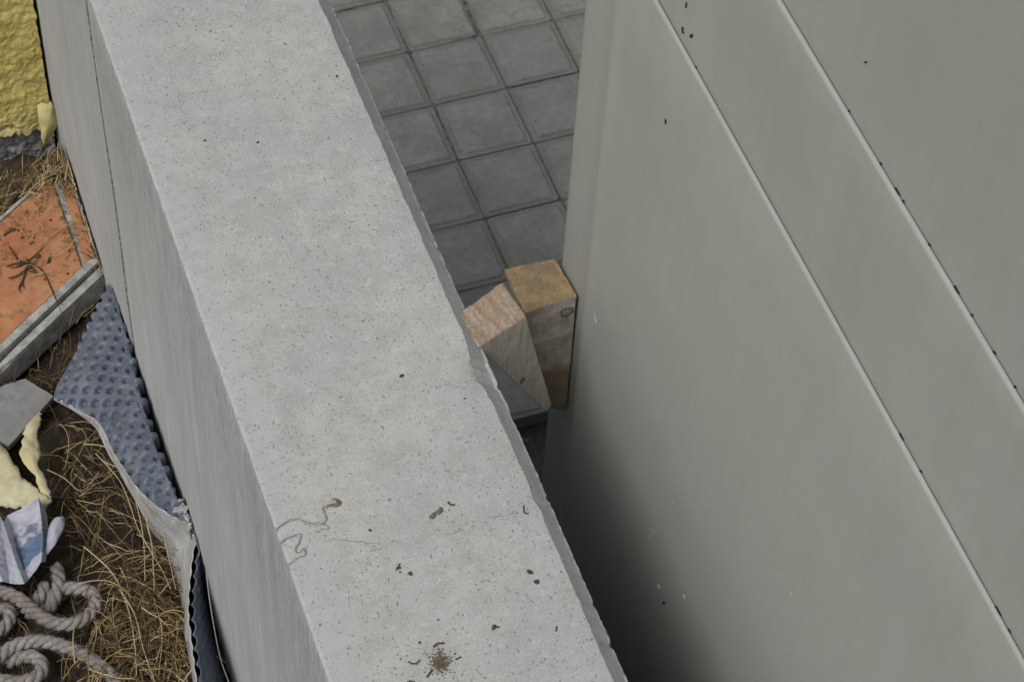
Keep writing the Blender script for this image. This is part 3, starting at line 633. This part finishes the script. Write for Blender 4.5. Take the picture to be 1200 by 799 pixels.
V2 = []
for i in range(NU):
    for j in range(nv):
        p = me0[i*nv+j]; k = i*nv+j
        du = me0[min(i+1,NU-1)*nv+j]-me0[max(i-1,0)*nv+j]; dv = me0[i*nv+min(j+1,nv-1)]-me0[i*nv+max(j-1,0)]
        nn = dv.cross(du)
        if nn.length < 1e-9: nn = Vector((0,0,1))
        nn.normalize()
        if nn.dot(-F_) < 0 and j < nv*.7: nn = -nn
        dd = dimple(Vector((p.x, p.y, 0)) if j/(nv-1)*1.35 <= 1 else Vector((p.x, p.y, 0))) if j < nv*.80 else 0
        V2.append(p+nn*dd)
o = child(link('dimpled_sheet', V2, grid_faces(NU, nv), M['blue'], smooth=True), mem)
sm = o.modifiers.new('thick', 'SOLIDIFY'); sm.thickness = .0012; sm.offset = -1
# near part: stands upright in the gap, scalloped upper edge
T2 = spline([(-0.0048,1.9328,-0.752), (0.0046,1.9188,-0.75), (0.0062,1.9057,-0.75), (-0.0021,1.8895,-0.752), (-0.0115,1.8697,-0.755), (-0.0212,1.8433,-0.757), (-0.0322,1.8123,-0.76), (-0.041,1.779,-0.76), (-0.048,1.7439,-0.762), (-0.0533,1.7107,-0.765), (-0.0597,1.665,-0.77), (-0.069,1.5858,-0.775)], 16)
V = []; nv = 40; n2 = len(T2)
acc = 0
for i, p in enumerate(T2):
    if i: acc += (T2[i]-T2[i-1]).length
    for j in range(nv):
        s = j/(nv-1); tx = -.004
        q = Vector((p.x+(tx-p.x)*(s**.8), p.y-.002*s, p.z-.17*s))
        dm = (1-2*abs(math.sin(acc/.024*math.pi+.4*nz(acc*30, 2))))*math.cos(s*.19/.024*2*math.pi)
        q.x += -.0032*dm*(1-.3*s)*min(1, 2.2*(1-s))+ (.0)
        q.x = min(q.x, -.0035)
        V.append(q)
o = child(link('dimpled_sheet', V, grid_faces(n2, nv), M['blue'], smooth=True), mem)
sm = o.modifiers.new('thick', 'SOLIDIFY'); sm.thickness = .0012
# the fleece layer, parted from the plastic, hangs to the left
up = spline([(-0.1364,2.2727,-0.823), (-0.1074,2.2324,-0.819), (-0.0826,2.1929,-0.814), (-0.077,2.1292,-0.804), (-0.0691,2.0888,-0.798), (-0.0587,2.037,-0.788), (-0.0415,1.9934,-0.778), (-0.0243,1.9615,-0.768), (-0.0055,1.931,-0.756), (0.002,1.9153,-0.755), (-0.0083,1.8918,-0.757), (-0.0176,1.8719,-0.76), (-0.0273,1.8456,-0.762), (-0.0383,1.8145,-0.765), (-0.0471,1.7812,-0.765), (-0.0529,1.7456,-0.767), (-0.0582,1.7124,-0.77), (-0.0645,1.6667,-0.775), (-0.0731,1.59,-0.78)], 12)
lo = spline([(-0.1367,2.2748,-0.83), (-0.1086,2.2378,-0.83), (-0.0866,2.1996,-0.83), (-0.0797,2.1444,-0.83), (-0.0729,2.1068,-0.83), (-0.0639,2.0642,-0.835), (-0.0569,2.0368,-0.86), (-0.0468,2.0231,-0.89), (-0.0368,2.0021,-0.9), (-0.0335,1.98,-0.905), (-0.0328,1.9521,-0.905), (-0.0336,1.9235,-0.905), (-0.0361,1.8988,-0.905), (-0.0386,1.8743,-0.905), (-0.0449,1.8451,-0.905), (-0.0481,1.8182,-0.905), (-0.0523,1.7827,-0.905), (-0.0577,1.7331,-0.905), (-0.0667,1.6517,-0.905)], 12)
up = [samp(up, k/179) for k in range(180)]; lo = [samp(lo, k/179) for k in range(180)]
V = []; nv = 24; acc = 0
for i in range(180):
    if i: acc += (up[i]-up[i-1]).length
    for j in range(nv):
        s = j/(nv-1); p = up[i].lerp(lo[i], s)
        p.x += .004*nz(i*.06, s*3)*s - .010*math.sin(math.pi*s)*0
        p += Vector((-.6,-.2,.3))*(.0016*math.cos(acc/.024*2*math.pi+.8*nz(acc*30, 5))*max(0, 1-4*s)) + Vector((.0015,.0012,.003))*max(0, 1-6*s) + Vector((0,0,.004*nz(i*.09, 4)*s))
        p.z = max(p.z, soil_z(p.x, p.y)-.004)
        V.append(p)
o = child(link('fleece_backing', V, grid_faces(180, nv), M['fleece'], smooth=True), mem)
sm = o.modifiers.new('thick', 'SOLIDIFY'); sm.thickness = .0014
# plaster crumbs and wire where the membrane turns
V, F = [], []
for k, (p, s) in enumerate(zip([(-0.0119,1.9501,-0.735), (0.0007,1.9491,-0.735), (0.0071,1.9344,-0.735), (0.008,1.9183,-0.735), (0.0094,1.9527,-0.735), (0.0064,1.9031,-0.735), (-0.0004,1.9352,-0.735)], ((.012,.006,.004),(.006,.007,.004),(.006,.008,.004),(.005,.005,.004),(.007,.006,.005),(.004,.005,.004),(.005,.004,.004)))):
    if k == 0: tag(rock('plaster_crumb', p, s, M['mortar_pale'], 10, sub=2), 'largest pale plaster crumb lying on the fold of the blue membrane', 'rubble')
    else:
        for r in range(5): rock_vf(V, F, (min(p[0]+random.gauss(0,.005), -.004-s[0]*.5), p[1]+random.gauss(0,.009), p[2]+random.gauss(-.004,.003)), tuple(x*random.uniform(.3,.7) for x in s), 20+k*7+r)
tag(link('plaster_crumbs', V, F, M['mortar_pale']), 'small plaster crumbs caught between the membrane fold and the concrete wall', 'rubble', kind='stuff')
M['wire'] = mat_plain('pale_twine', (0.42,0.41,0.38), 0.7, 0.3, 200)
V, F = tube(spline([(0.0004,1.9591,-0.74), (0.0061,1.9319,-0.74), (0.0076,1.9097,-0.745), (0.0031,1.8776,-0.76), (-0.0053,1.8319,-0.78), (-0.0113,1.7858,-0.8), (-0.0149,1.7393,-0.82), (-0.0131,1.7017,-0.83), (-0.0125,1.6692,-0.84)], 8), .0009, 5)
tag(link('twine', V, F, M['wire'], smooth=True), 'thin pale twine hanging in the dark gap between membrane and wall', 'twine')

# ---------------------------------------------------------------- rubbish: board, foam, leaflet, rope
M['board'] = mat_plain('grey_board', (0.25,0.25,0.255), 0.9, 0.3, 70, 0.5, 0.001)
brd = prism('cement_board', [Vector(p) for p in [(-0.2524,2.35,-0.865), (-0.1937,2.3561,-0.865), (-0.1688,2.357,-0.865), (-0.1339,2.3101,-0.865), (-0.1798,2.2703,-0.865), (-0.2225,2.2356,-0.865), (-0.2703,2.2891,-0.865)]], -.877, -.866, M['board'], None, .0015, .001, seed=4)
tag(brd, 'flat grey fibre cement offcut lying below the orange clay slab', 'board')
M['foam'] = mat_plain('cream_foam', (0.52,0.50,0.36), 0.9, 0.16, 40, 0.3, 0.001, col2=(0.47,0.43,0.27))
M['foam_y'] = mat_plain('yellow_cream_foam', (0.50,0.44,0.24), 0.9, 0.2, 26, 0.3, 0.001, col2=(0.50,0.48,0.35))
dusty(M['foam'], (0.30,0.27,0.17), .8, 30); dusty(M['foam_y'], (0.36,0.29,0.13), .8, 30); dusty(M['board'], (0.15,0.145,0.14), .7, 35)
def ribbon(name, left, right, n, arch, mat, thick, parent):
    l, r = spline(left, n), spline(right, n); V = []; k = 9
    for i, (a, b) in enumerate(zip(l, r)):
        for j in range(k):
            s = j/(k-1); p = a.lerp(b, s); ed_ = abs(s-.5)*2; p += (b-a).normalized()*(.006*fbm(i*.35, s*2, arch*900, 4)*ed_ if thick > .002 else 0)+Vector((0,0,0)); p.z += arch*math.sin(math.pi*s)+.0035*fbm(p.x*45, p.y*45, 3, 5); V.append(p)
    o = link(name, V, grid_faces(len(l), k), mat, smooth=True)
    sm = o.modifiers.new('thick', 'SOLIDIFY'); sm.thickness = thick; sm.offset = -1
    return child(o, parent) if parent else o
foam = tag(empty('foam_offcut', (-.22, 2.15, -.90)), 'torn cream yellow foam offcut bent into a strip under the grey board', 'foam')
ribbon('foam_sheet', [(-0.2779,2.2915,-0.865), (-0.2391,2.2438,-0.862), (-0.2243,2.1984,-0.858), (-0.2181,2.1638,-0.855), (-0.205,2.1373,-0.852), (-0.1946,2.1111,-0.848), (-0.1848,2.0942,-0.845)], [(-0.3256,2.1912,-0.87), (-0.2933,2.1556,-0.87), (-0.266,2.1337,-0.868), (-0.2445,2.122,-0.866), (-0.2259,2.1088,-0.863), (-0.2127,2.0944,-0.858), (-0.2009,2.0854,-0.853)], 6, .006, M['foam'], .006, foam)
ribbon('foam_strip', [(-0.1667,2.272,-0.85), (-0.1935,2.2463,-0.846), (-0.1999,2.222,-0.843), (-0.209,2.1971,-0.84), (-0.2014,2.1592,-0.84), (-0.1959,2.1255,-0.842), (-0.1969,2.0902,-0.85)], [(-0.1612,2.2735,-0.852), (-0.1658,2.2578,-0.85), (-0.1761,2.2299,-0.85), (-0.1809,2.1957,-0.848), (-0.1838,2.1579,-0.846), (-0.1797,2.1231,-0.846), (-0.1808,2.1017,-0.848)], 6, .003, M['foam_y'], .005, foam)
def mat_leaflet():
    q = NT('printed_paper', 0.6, 0.3); q.b.inputs['Specular IOR Level'].default_value = 0.35
    uv = q.tc.outputs['UV']; X = q.sep(uv)
    c = q.mix(q.ramp(q.noise(9, 4, 0.6, uv), [(0.35, 0.0), (0.7, 1.0)]), (0.31,0.32,0.39), (0.42,0.43,0.50))
    e = q.math('ADD', X[1], q.math('MULTIPLY', q.math('SUBTRACT', q.noise(14, 4, 0.6, uv), .5), .05))
    inx = q.math('MULTIPLY', q.ramp(X[0], [(0.50, 0.0), (0.515, 1.0)]), q.ramp(X[0], [(0.92, 1.0), (0.93, 0.0)]))
    blue = q.math('MULTIPLY', inx, q.math('MULTIPLY', q.ramp(e, [(0.18, 0.0), (0.20, 1.0)]), q.ramp(e, [(0.50, 1.0), (0.53, 0.0)])))
    c = q.mix(blue, c, q.mix(q.ramp(q.noise(20, 4, 0.6, uv), [(0.3, 0.0), (0.7, 1.0)]), (0.075,0.115,0.20), (0.12,0.17,0.27)))
    fig = q.math('MULTIPLY', inx, q.math('MULTIPLY', q.ramp(e, [(0.48, 0.0), (0.50, 1.0)]), q.math('MULTIPLY', q.ramp(e, [(0.70, 1.0), (0.74, 0.0)]), q.ramp(q.noise(10, 5, 0.7, uv), [(0.42, 0.0), (0.55, 0.9)]))))
    c = q.mix(fig, c, (0.10,0.11,0.16))
    oth = q.math('MULTIPLY', q.ramp(X[0], [(0.36, 1.0), (0.40, 0.0)]), q.ramp(q.noise(16, 5, 0.7, uv), [(0.5, 0.0), (0.62, 0.55)]))
    c = q.mix(oth, c, (0.20,0.19,0.24))
    q.base(c); q.bump(q.noise(16, 3, 0.5, uv), 0.4, 0.004); return q.m
M['leaflet'] = mat_leaflet()
# folded and crumpled sheet: columns of folds running down the sheet
cols = [[(-0.305,2.1106,-0.85), (-0.3084,2.0601,-0.855), (-0.3166,1.9879,-0.862)], [(-0.2827,2.0831,-0.835), (-0.2851,2.0262,-0.84), (-0.2837,1.9774,-0.848)], [(-0.264,2.1071,-0.85), (-0.2691,2.0376,-0.855), (-0.2752,1.9775,-0.862)],
        [(-0.2611,2.0683,-0.824), (-0.2588,2.0108,-0.83), (-0.2541,1.9548,-0.838)], [(-0.2532,2.0942,-0.846), (-0.2481,2.0241,-0.85), (-0.2471,1.9718,-0.853)], [(-0.2288,2.0923,-0.836), (-0.2262,2.0358,-0.84), (-0.2343,1.9801,-0.848)],
        [(-0.2017,2.0914,-0.815), (-0.2109,2.0248,-0.822), (-0.2241,1.9859,-0.838)], [(-0.1958,2.0748,-0.845), (-0.2041,2.0341,-0.848), (-0.2169,1.9981,-0.855)]]
V = []; ny = 22; nxs = 5
C2 = [spline(c, 11)[:23] for c in cols]
uvs = []
for a in range(len(cols)-1):
    for k in range(nxs if a < len(cols)-2 else nxs+1):
        s = k/nxs
        for j in range(ny):
            p = C2[a][j].lerp(C2[a+1][j], s); p = p+Vector((0,0,.0038*fbm(p.x*60, p.y*60, 6, 4))); V.append(p); uvs.append(((a+s)/(len(cols)-1), 1-j/(ny-1)))
ncol = len(V)//ny
leaf = empty('crumpled_leaflet', (-.27, 2.02, -.90)); tag(leaf, 'crumpled white paper leaflet printed with a blue picture beside the rope', 'paper')
o = link('folded_sheet', V, grid_faces(ncol, ny), M['leaflet']); uvl = o.data.uv_layers.new(name='UVMap')
for lp in o.data.loops: uvl.data[lp.index].uv = uvs[lp.vertex_index]
sm = o.modifiers.new('thick', 'SOLIDIFY'); sm.thickness = .0005; child(o, leaf)
M['paper'] = mat_plain('plain_paper', (0.37,0.38,0.45), 0.6, 0.25, 60, 0.3, 0.001)
ribbon('curled_corner', [(-0.2139,2.0107,-0.842), (-0.2046,2.0283,-0.83), (-0.1934,2.0449,-0.822), (-0.1831,2.0484,-0.818), (-0.1754,2.0489,-0.82)], [(-0.2115,2.0055,-0.845), (-0.1989,2.0085,-0.832), (-0.1866,2.021,-0.828), (-0.1771,2.034,-0.828), (-0.1724,2.0487,-0.828)], 6, .004, M['paper'], .0005, leaf)
def mat_rope():
    q = NT('rope_fibre', 0.9, 0.15)
    c = q.mix(q.ramp(q.noise(140, 4, 0.7), [(0.33, 0.0), (0.66, 1.0)]), (0.16,0.148,0.142), (0.32,0.30,0.29))
    c = q.mix(q.ramp(q.noise(20, 4, 0.6), [(0.44, 0.0), (0.68, 0.75)]), c, (0.13,0.105,0.088))
    q.base(c); q.bump(q.noise(1.0, 3, 0.6, q.mapc((600,600,600))), 0.5, 0.001); return q.m
M['rope'] = mat_rope()
def rope(paths, label, R=.0098, pitch=.044):
    rt_ = tag(empty('rope', Vector(paths[0][0])-Vector((0,0,R))), label, 'rope', 'twisted rope coils')
    for path in paths:
        P = spline(path, 40); Q = [P[0]]                           # resample evenly
        for p in P[1:]:
            if (p-Q[-1]).length > .0022: Q.append(p)
        fr = frames(Q)
        for s in range(3):
            S_ = []; acc = 0
            for i, (p, (t, n, b)) in enumerate(zip(Q, fr)):
                if i: acc += (Q[i]-Q[i-1]).length
                a = -2*math.pi*(acc/pitch+s/3); S_.append(p+(n*math.cos(a)+b*math.sin(a))*R*.53)
            V, F = tube(S_, lambda u: R*.56*(1+.05*math.sin(u*90+s)), 9)
            child(link('strand', V, F, M['rope'], smooth=True), rt_)
        V, F = [], []
        for i in range(2, len(Q)-2):
            for _ in range(6):
                t, n, b = fr[i]; a = random.random()*6.283; d = n*math.cos(a)+b*math.sin(a); p = Q[i]+d*R*.9
                e = (d*random.uniform(.1,.7)+t*random.uniform(-1,1)+Vector((random.gauss(0,.4), random.gauss(0,.4), 0)))*random.uniform(.003,.009)
                tube([p, p+e*.5+d*.001, p+e], .00018, 3, 1.0, V, F)
        fz = link('frayed_fibres', V, F, M['rope']); fz['kind'] = 'stuff'; child(fz, rt_)
    return rt_
rope([[(-0.357,2.045,-0.885), (-0.3207,2.019,-0.883), (-0.2907,1.9868,-0.878), (-0.2672,1.9597,-0.87), (-0.2488,1.9259,-0.868), (-0.2285,1.9021,-0.868), (-0.2054,1.8914,-0.868), (-0.1799,1.8967,-0.87), (-0.1618,1.9145,-0.873), (-0.1599,1.9341,-0.875), (-0.1719,1.9497,-0.876), (-0.1932,1.9596,-0.878), (-0.2114,1.9655,-0.89), (-0.2267,1.958,-0.895)],
      [(-0.2014,2.0017,-0.875), (-0.2036,1.9746,-0.874), (-0.2127,1.9547,-0.88), (-0.227,1.9436,-0.892), (-0.2439,1.9417,-0.9)], [(-0.2227,1.9818,-0.885), (-0.2342,1.967,-0.888), (-0.2474,1.9566,-0.892), (-0.2632,1.948,-0.9)]],
     'twisted grey rope looped in a small coil beside the crumpled leaflet')
rope([[(-0.3825,1.8554,-0.885), (-0.3496,1.8535,-0.88), (-0.3201,1.8715,-0.876), (-0.2946,1.8819,-0.872), (-0.2641,1.88,-0.868), (-0.2364,1.8678,-0.868), (-0.2106,1.8472,-0.868), (-0.1902,1.8265,-0.87), (-0.1736,1.8011,-0.872), (-0.1626,1.7744,-0.876), (-0.1579,1.7336,-0.88), (-0.1641,1.68,-0.885)],
      [(-0.3608,1.8393,-0.885), (-0.3229,1.8372,-0.88), (-0.2978,1.8247,-0.878), (-0.2698,1.8242,-0.875), (-0.2599,1.8398,-0.874), (-0.2673,1.8587,-0.876), (-0.2864,1.8672,-0.882), (-0.3071,1.8716,-0.893)]],
     'twisted grey rope arching through the bottom left corner of the picture')
rope([[(-0.348,1.9664,-0.89), (-0.318,1.9595,-0.885), (-0.2897,1.9596,-0.885), (-0.2857,1.9427,-0.885), (-0.2966,1.9276,-0.885), (-0.3188,1.9195,-0.885), (-0.3438,1.9247,-0.89)]], 'short bight of frayed grey rope at the left edge under the coil', R=.0095)

# ---------------------------------------------------------------- dry grass
def mat_straw(name, a, b):
    q = NT(name, 0.75, 0.25)
    oi = q.noise(60, 3, 0.6); c = q.mix(q.ramp(oi, [(0.33, 0.0), (0.67, 1.0)]), a, b); q.base(c); return q.m
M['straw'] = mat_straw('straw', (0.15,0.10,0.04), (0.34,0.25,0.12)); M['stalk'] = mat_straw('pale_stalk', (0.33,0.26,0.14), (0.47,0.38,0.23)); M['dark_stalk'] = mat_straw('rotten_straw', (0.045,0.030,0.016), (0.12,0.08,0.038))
rg = random.Random(21)
def straws(name, poly, count, mats, zlo, zhi, heading, spread, lens, label, rad=(.0005,.0011), curl=.5):
    """many loose stalks over a polygon on the ground, joined into one mass"""
    V, F, mi = [], [], []
    x0, x1 = min(p[0] for p in poly), max(p[0] for p in poly); y0, y1 = min(p[1] for p in poly), max(p[1] for p in poly)
    k = 0
    while k < count:
        x, y = rg.uniform(x0, x1), rg.uniform(y0, y1)
        if not in_poly(x, y, poly): continue
        k += 1
        L = rg.uniform(*lens); a = heading+rg.gauss(0, spread); bend = rg.gauss(0, curl); z0 = rg.uniform(zlo, zhi); n = 8; rise = rg.uniform(.0,.03)*min(1, L/.08)
        p = Vector((x, y, 0)); P = []
        for i in range(n):
            t = i/(n-1); zz = max(soil_z(p.x, p.y)+.001, z0+rise*math.sin(math.pi*t)-.02*t*rg.random())
            P.append(Vector((min(p.x, -.004), min(p.y, 2.862), zz))); a += bend/n; p = p+Vector((math.cos(a), math.sin(a), 0))*L/(n-1)
        r = rg.uniform(*rad); f0 = len(F); tube(P, lambda t: r*(1-.55*t), 4, 1.0, V, F)
        m = rg.choice(mats); mi += [m]*(len(F)-f0)
    o = link(name, V, F, [M['straw'], M['stalk'], M['dark_stalk']])
    for p, m in zip(o.data.polygons, mi): p.material_index = m
    tag(o, label, 'dry grass', kind='stuff'); return o
main = [(-0.1491,2.3043,-0.89), (-0.076,2.2453,-0.89), (-0.0589,2.136,-0.89), (-0.0363,2.0115,-0.89), (-0.0372,1.9307,-0.89), (-0.0518,1.8101,-0.89), (-0.0728,1.7113,-0.89), (-0.1573,1.7393,-0.89), (-0.1644,1.878,-0.89), (-0.1435,1.9977,-0.89), (-0.1782,2.0415,-0.89), (-0.1679,2.1207,-0.89)]
straws('dry_grass', main, 400, [0,0,2,2,2,2,1], -.905, -.865, -1.35, 1.0, (.02,.10), 'brown tangle of dry grass between the rope and the membrane')
low = [(-0.1542,1.9531,-0.89), (-0.0847,1.9785,-0.89), (-0.0472,1.918,-0.89), (-0.0506,1.8097,-0.89), (-0.0764,1.6977,-0.89), (-0.1607,1.7256,-0.89), (-0.2146,1.8181,-0.89)]
straws('dry_grass', low, 470, [0,0,0,1,2,2,2], -.905, -.855, -1.0, 1.3, (.02,.09), 'brightest straw heap beside the white fleece at the bottom', rad=(.0004,.0015))
left = [(-0.2856,2.1424,-0.89), (-0.1828,2.1256,-0.89), (-0.1792,2.0256,-0.89), (-0.1409,1.9647,-0.89), (-0.1589,1.7846,-0.89), (-0.2627,1.7742,-0.89), (-0.3649,1.8228,-0.89)]
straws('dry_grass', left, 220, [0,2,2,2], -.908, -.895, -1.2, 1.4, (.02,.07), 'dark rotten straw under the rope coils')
corner = [(-0.1924,2.72,-0.88), (-0.1397,2.7638,-0.88), (-0.091,2.7852,-0.88), (-0.0503,2.7951,-0.88), (-0.013,2.802,-0.88), (0.0066,2.7709,-0.88), (-0.0107,2.7476,-0.88), (-0.042,2.7533,-0.88), (-0.0835,2.7257,-0.88), (-0.128,2.6956,-0.88), (-0.1915,2.6545,-0.88)]
straws('dry_grass', corner, 420, [0,0,1,2,2], -.93, -.845, .65, .55, (.03,.10), 'dry grass heaped in the corner below the yellow wall')
strip = [(0.0016,2.7659,-0.86), (0.0109,2.7548,-0.86), (0.0124,2.637,-0.86), (0.0037,2.5167,-0.86), (-0.0073,2.5068,-0.86), (-0.0096,2.5692,-0.86), (-0.0026,2.71,-0.86)]
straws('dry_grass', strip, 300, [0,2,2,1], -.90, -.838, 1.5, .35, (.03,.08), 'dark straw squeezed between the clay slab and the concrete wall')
under = [(-0.1838,2.3655,-0.89), (-0.1178,2.4116,-0.89), (-0.0455,2.4913,-0.89), (-0.0346,2.4651,-0.89), (-0.1214,2.3346,-0.89), (-0.1427,2.3022,-0.89), (-0.1829,2.245,-0.89), (-0.2245,2.2411,-0.89)]
straws('dry_grass', under, 90, [0,2,2], -.905, -.875, 1.1, .8, (.02,.07), 'sparse dry stalks under the lower edge of the clay slab')
V, F = [], []
for path in ([(-0.0986,2.1688,-0.85), (-0.0851,2.1356,-0.85), (-0.0746,2.1018,-0.85), (-0.0714,2.0608,-0.85), (-0.0704,2.0113,-0.85), (-0.0615,1.9631,-0.85), (-0.0545,1.9289,-0.85), (-0.0507,1.8929,-0.85)], [(-0.0495,2.0786,-0.85), (-0.0544,2.0224,-0.85), (-0.0585,1.975,-0.85), (-0.0673,1.9299,-0.85), (-0.0736,1.9004,-0.85)],
             [(-0.0379,2.0665,-0.85), (-0.0315,2.0182,-0.85), (-0.0237,1.9766,-0.85), (-0.0201,1.9399,-0.85), (-0.0277,1.9011,-0.85)], [(-0.1119,2.1934,-0.852), (-0.0875,2.1821,-0.852), (-0.063,2.1605,-0.852), (-0.0448,2.1358,-0.852), (-0.0407,2.1091,-0.852)], [(-0.1555,2.0101,-0.855), (-0.1372,1.9768,-0.855), (-0.1257,1.9492,-0.855), (-0.1201,1.9189,-0.855), (-0.1188,1.8717,-0.855), (-0.1241,1.8197,-0.855), (-0.1339,1.7701,-0.855)],
             [(-0.1807,1.9449,-0.85), (-0.1553,1.9429,-0.85), (-0.134,1.9343,-0.85), (-0.1156,1.9141,-0.85), (-0.1108,1.8969,-0.85)], [(-0.0794,1.8524,-0.85), (-0.0652,1.857,-0.85), (-0.0505,1.8538,-0.85), (-0.0381,1.8419,-0.85)], [(-0.0599,2.1071,-0.85), (-0.0615,2.0576,-0.85), (-0.0669,1.9939,-0.85), (-0.0831,1.9192,-0.85)],
             [(-0.0921,2.1514,-0.85), (-0.0769,2.1363,-0.85), (-0.0592,2.1204,-0.85), (-0.0471,2.0829,-0.85), (-0.0351,2.0457,-0.85), (-0.0362,2.0001,-0.85), (-0.0435,1.8905,-0.85)], [(-0.1762,2.1691,-0.86), (-0.1549,2.1453,-0.86), (-0.1355,2.1138,-0.86), (-0.1088,2.1303,-0.86)], [(-0.1225,1.9197,-0.855), (-0.1117,1.8693,-0.855), (-0.114,1.8088,-0.855), (-0.1116,1.7479,-0.855)], [(-0.0777,1.8926,-0.86), (-0.0804,1.8314,-0.86), (-0.1031,1.763,-0.86)]):
    r = rg.uniform(.0009,.0013); tube(spline(path, 7), lambda t: r*(1-.5*t), 5, 1.0, V, F)
tag(link('dry_grass', V, F, M['stalk'], smooth=True), 'long pale grass stalks lying over the straw beside the membrane', 'dry grass', kind='stuff')
V, F = [], []
for path in ([(-0.0332,2.6924,-0.835), (-0.047,2.6767,-0.835), (-0.0668,2.6591,-0.835), (-0.0877,2.6303,-0.835), (-0.1033,2.6118,-0.835), (-0.1137,2.6034,-0.835)], [(-0.0246,2.6307,-0.838), (-0.0429,2.6266,-0.838), (-0.0623,2.6171,-0.838), (-0.0825,2.604,-0.838), (-0.0921,2.5992,-0.838)], [(-0.018,2.5972,-0.838), (-0.03,2.5951,-0.838), (-0.0449,2.5804,-0.838), (-0.0647,2.5692,-0.838), (-0.081,2.5725,-0.838)],
             [(-0.0501,2.7348,-0.838), (-0.0551,2.7061,-0.838), (-0.0624,2.6804,-0.838)], [(-0.0287,2.7489,-0.832), (-0.0431,2.7371,-0.832), (-0.062,2.7309,-0.832), (-0.0797,2.7163,-0.832)], [(-0.0634,2.6887,-0.838), (-0.0776,2.6772,-0.838), (-0.0925,2.6621,-0.838)]):
    tube(spline(path, 7), lambda t: .001*(1-.5*t), 5, 1.0, V, F)
tag(link('dry_grass', V, F, M['stalk'], smooth=True), 'pale grass stalks bent across the face of the orange clay slab', 'dry grass', kind='stuff')
over = [(-0.1511,2.6844,-0.84), (-0.0672,2.738,-0.84), (-0.0095,2.7341,-0.84), (0.0036,2.6653,-0.84), (-0.0074,2.5702,-0.84), (-0.0745,2.5147,-0.84), (-0.1404,2.5357,-0.84), (-0.1685,2.6021,-0.84)]
straws('dry_grass', over, 46, [0,0,1,2], -.841, -.836, .7, .8, (.015,.05), 'loose straw bits scattered over the orange clay slab', rad=(.0004,.0009))
tuft = [(-0.0854,2.7215,-0.84), (-0.0444,2.7614,-0.84), (-0.0134,2.7681,-0.84), (0.0078,2.7327,-0.84), (0.0072,2.6803,-0.84), (-0.012,2.6984,-0.84), (-0.0339,2.7174,-0.84), (-0.0714,2.693,-0.84)]
straws('dry_grass', tuft, 130, [0,0,1,1,2], -.842, -.826, .9, .8, (.02,.06), 'tuft of pale straw spilling over the far corner of the clay slab', rad=(.0006,.0014))
V, F = [], []
for k in range(220):
    x, y = rg.uniform(-.19, -.03), rg.uniform(2.43, 2.70)
    if in_poly(x, y, over) and nz(x*25, y*25, 3) > 0: crumb(V, F, (x, y, -.8443), rg.uniform(.0008,.003), rg, .7)
tag(link('soil_crumbs', V, F, M['soil']), 'dark soil crumbs scattered over the orange clay slab', 'soil', kind='stuff')
# withered twig on the clay face
twig = tag(empty('withered_twig', (-0.1156,2.5742,-0.845)), 'dark withered weed sprig lying on the orange clay slab', 'twig')
for path in ([(-0.1492,2.5746,-0.842), (-0.1317,2.5767,-0.842), (-0.115,2.5753,-0.842), (-0.0951,2.5882,-0.842), (-0.0811,2.5993,-0.842)], [(-0.115,2.5753,-0.842), (-0.1224,2.5546,-0.842), (-0.1324,2.5349,-0.842), (-0.1329,2.5199,-0.842)], [(-0.115,2.5753,-0.842), (-0.1068,2.5611,-0.842), (-0.096,2.5462,-0.842), (-0.0885,2.4794,-0.842), (-0.086,2.4413,-0.842)], [(-0.152,2.547,-0.84), (-0.1347,2.5491,-0.84), (-0.1149,2.5619,-0.84), (-0.095,2.5748,-0.84)],
             [(-0.1405,2.6416,-0.842), (-0.1309,2.6463,-0.842), (-0.1185,2.6503,-0.842)], [(-0.1302,2.5839,-0.842), (-0.1342,2.6045,-0.842), (-0.1372,2.6171,-0.842)], [(-0.1324,2.5349,-0.842), (-0.1408,2.5224,-0.842), (-0.1397,2.5145,-0.842)], [(-0.115,2.5753,-0.842), (-0.1306,2.5687,-0.842), (-0.1447,2.5693,-0.842)], [(-0.084,2.5615,-0.842), (-0.0789,2.5715,-0.842), (-0.0746,2.5778,-0.842)]):
    V, F = tube(spline(path, 6), lambda t: .0018*(1-.6*t), 5); child(link('stem', V, F, M['dark_stalk'], smooth=True), twig)
for k, p in enumerate([(-0.1244,2.6493,-0.841), (-0.1151,2.5744,-0.841), (-0.1299,2.5714,-0.841), (-0.1122,2.5619,-0.841), (-0.1272,2.5514,-0.841), (-0.0968,2.5801,-0.841), (-0.1093,2.5495,-0.841)]):
    o = rock('dead_leaf', p, (.006,.0028,.0018), M['dark_stalk'], 30+k, sub=2, amp=.6); o.rotation_euler.z = k*1.3; child(o, twig)
# clods on the soil
V, F = [], []
for k in range(70):
    x, y = rg.uniform(-.33, -.03), rg.uniform(1.62, 2.42); s_ = rg.uniform(.005,.014)
    rock_vf(V, F, (x, y, soil_z(x, y)), (s_, s_*.8, s_*.6), 60+k)
tag(link('soil_clods', V, F, M['soil']), 'dark crumbly clods of soil lying among the straw', 'soil', kind='stuff')
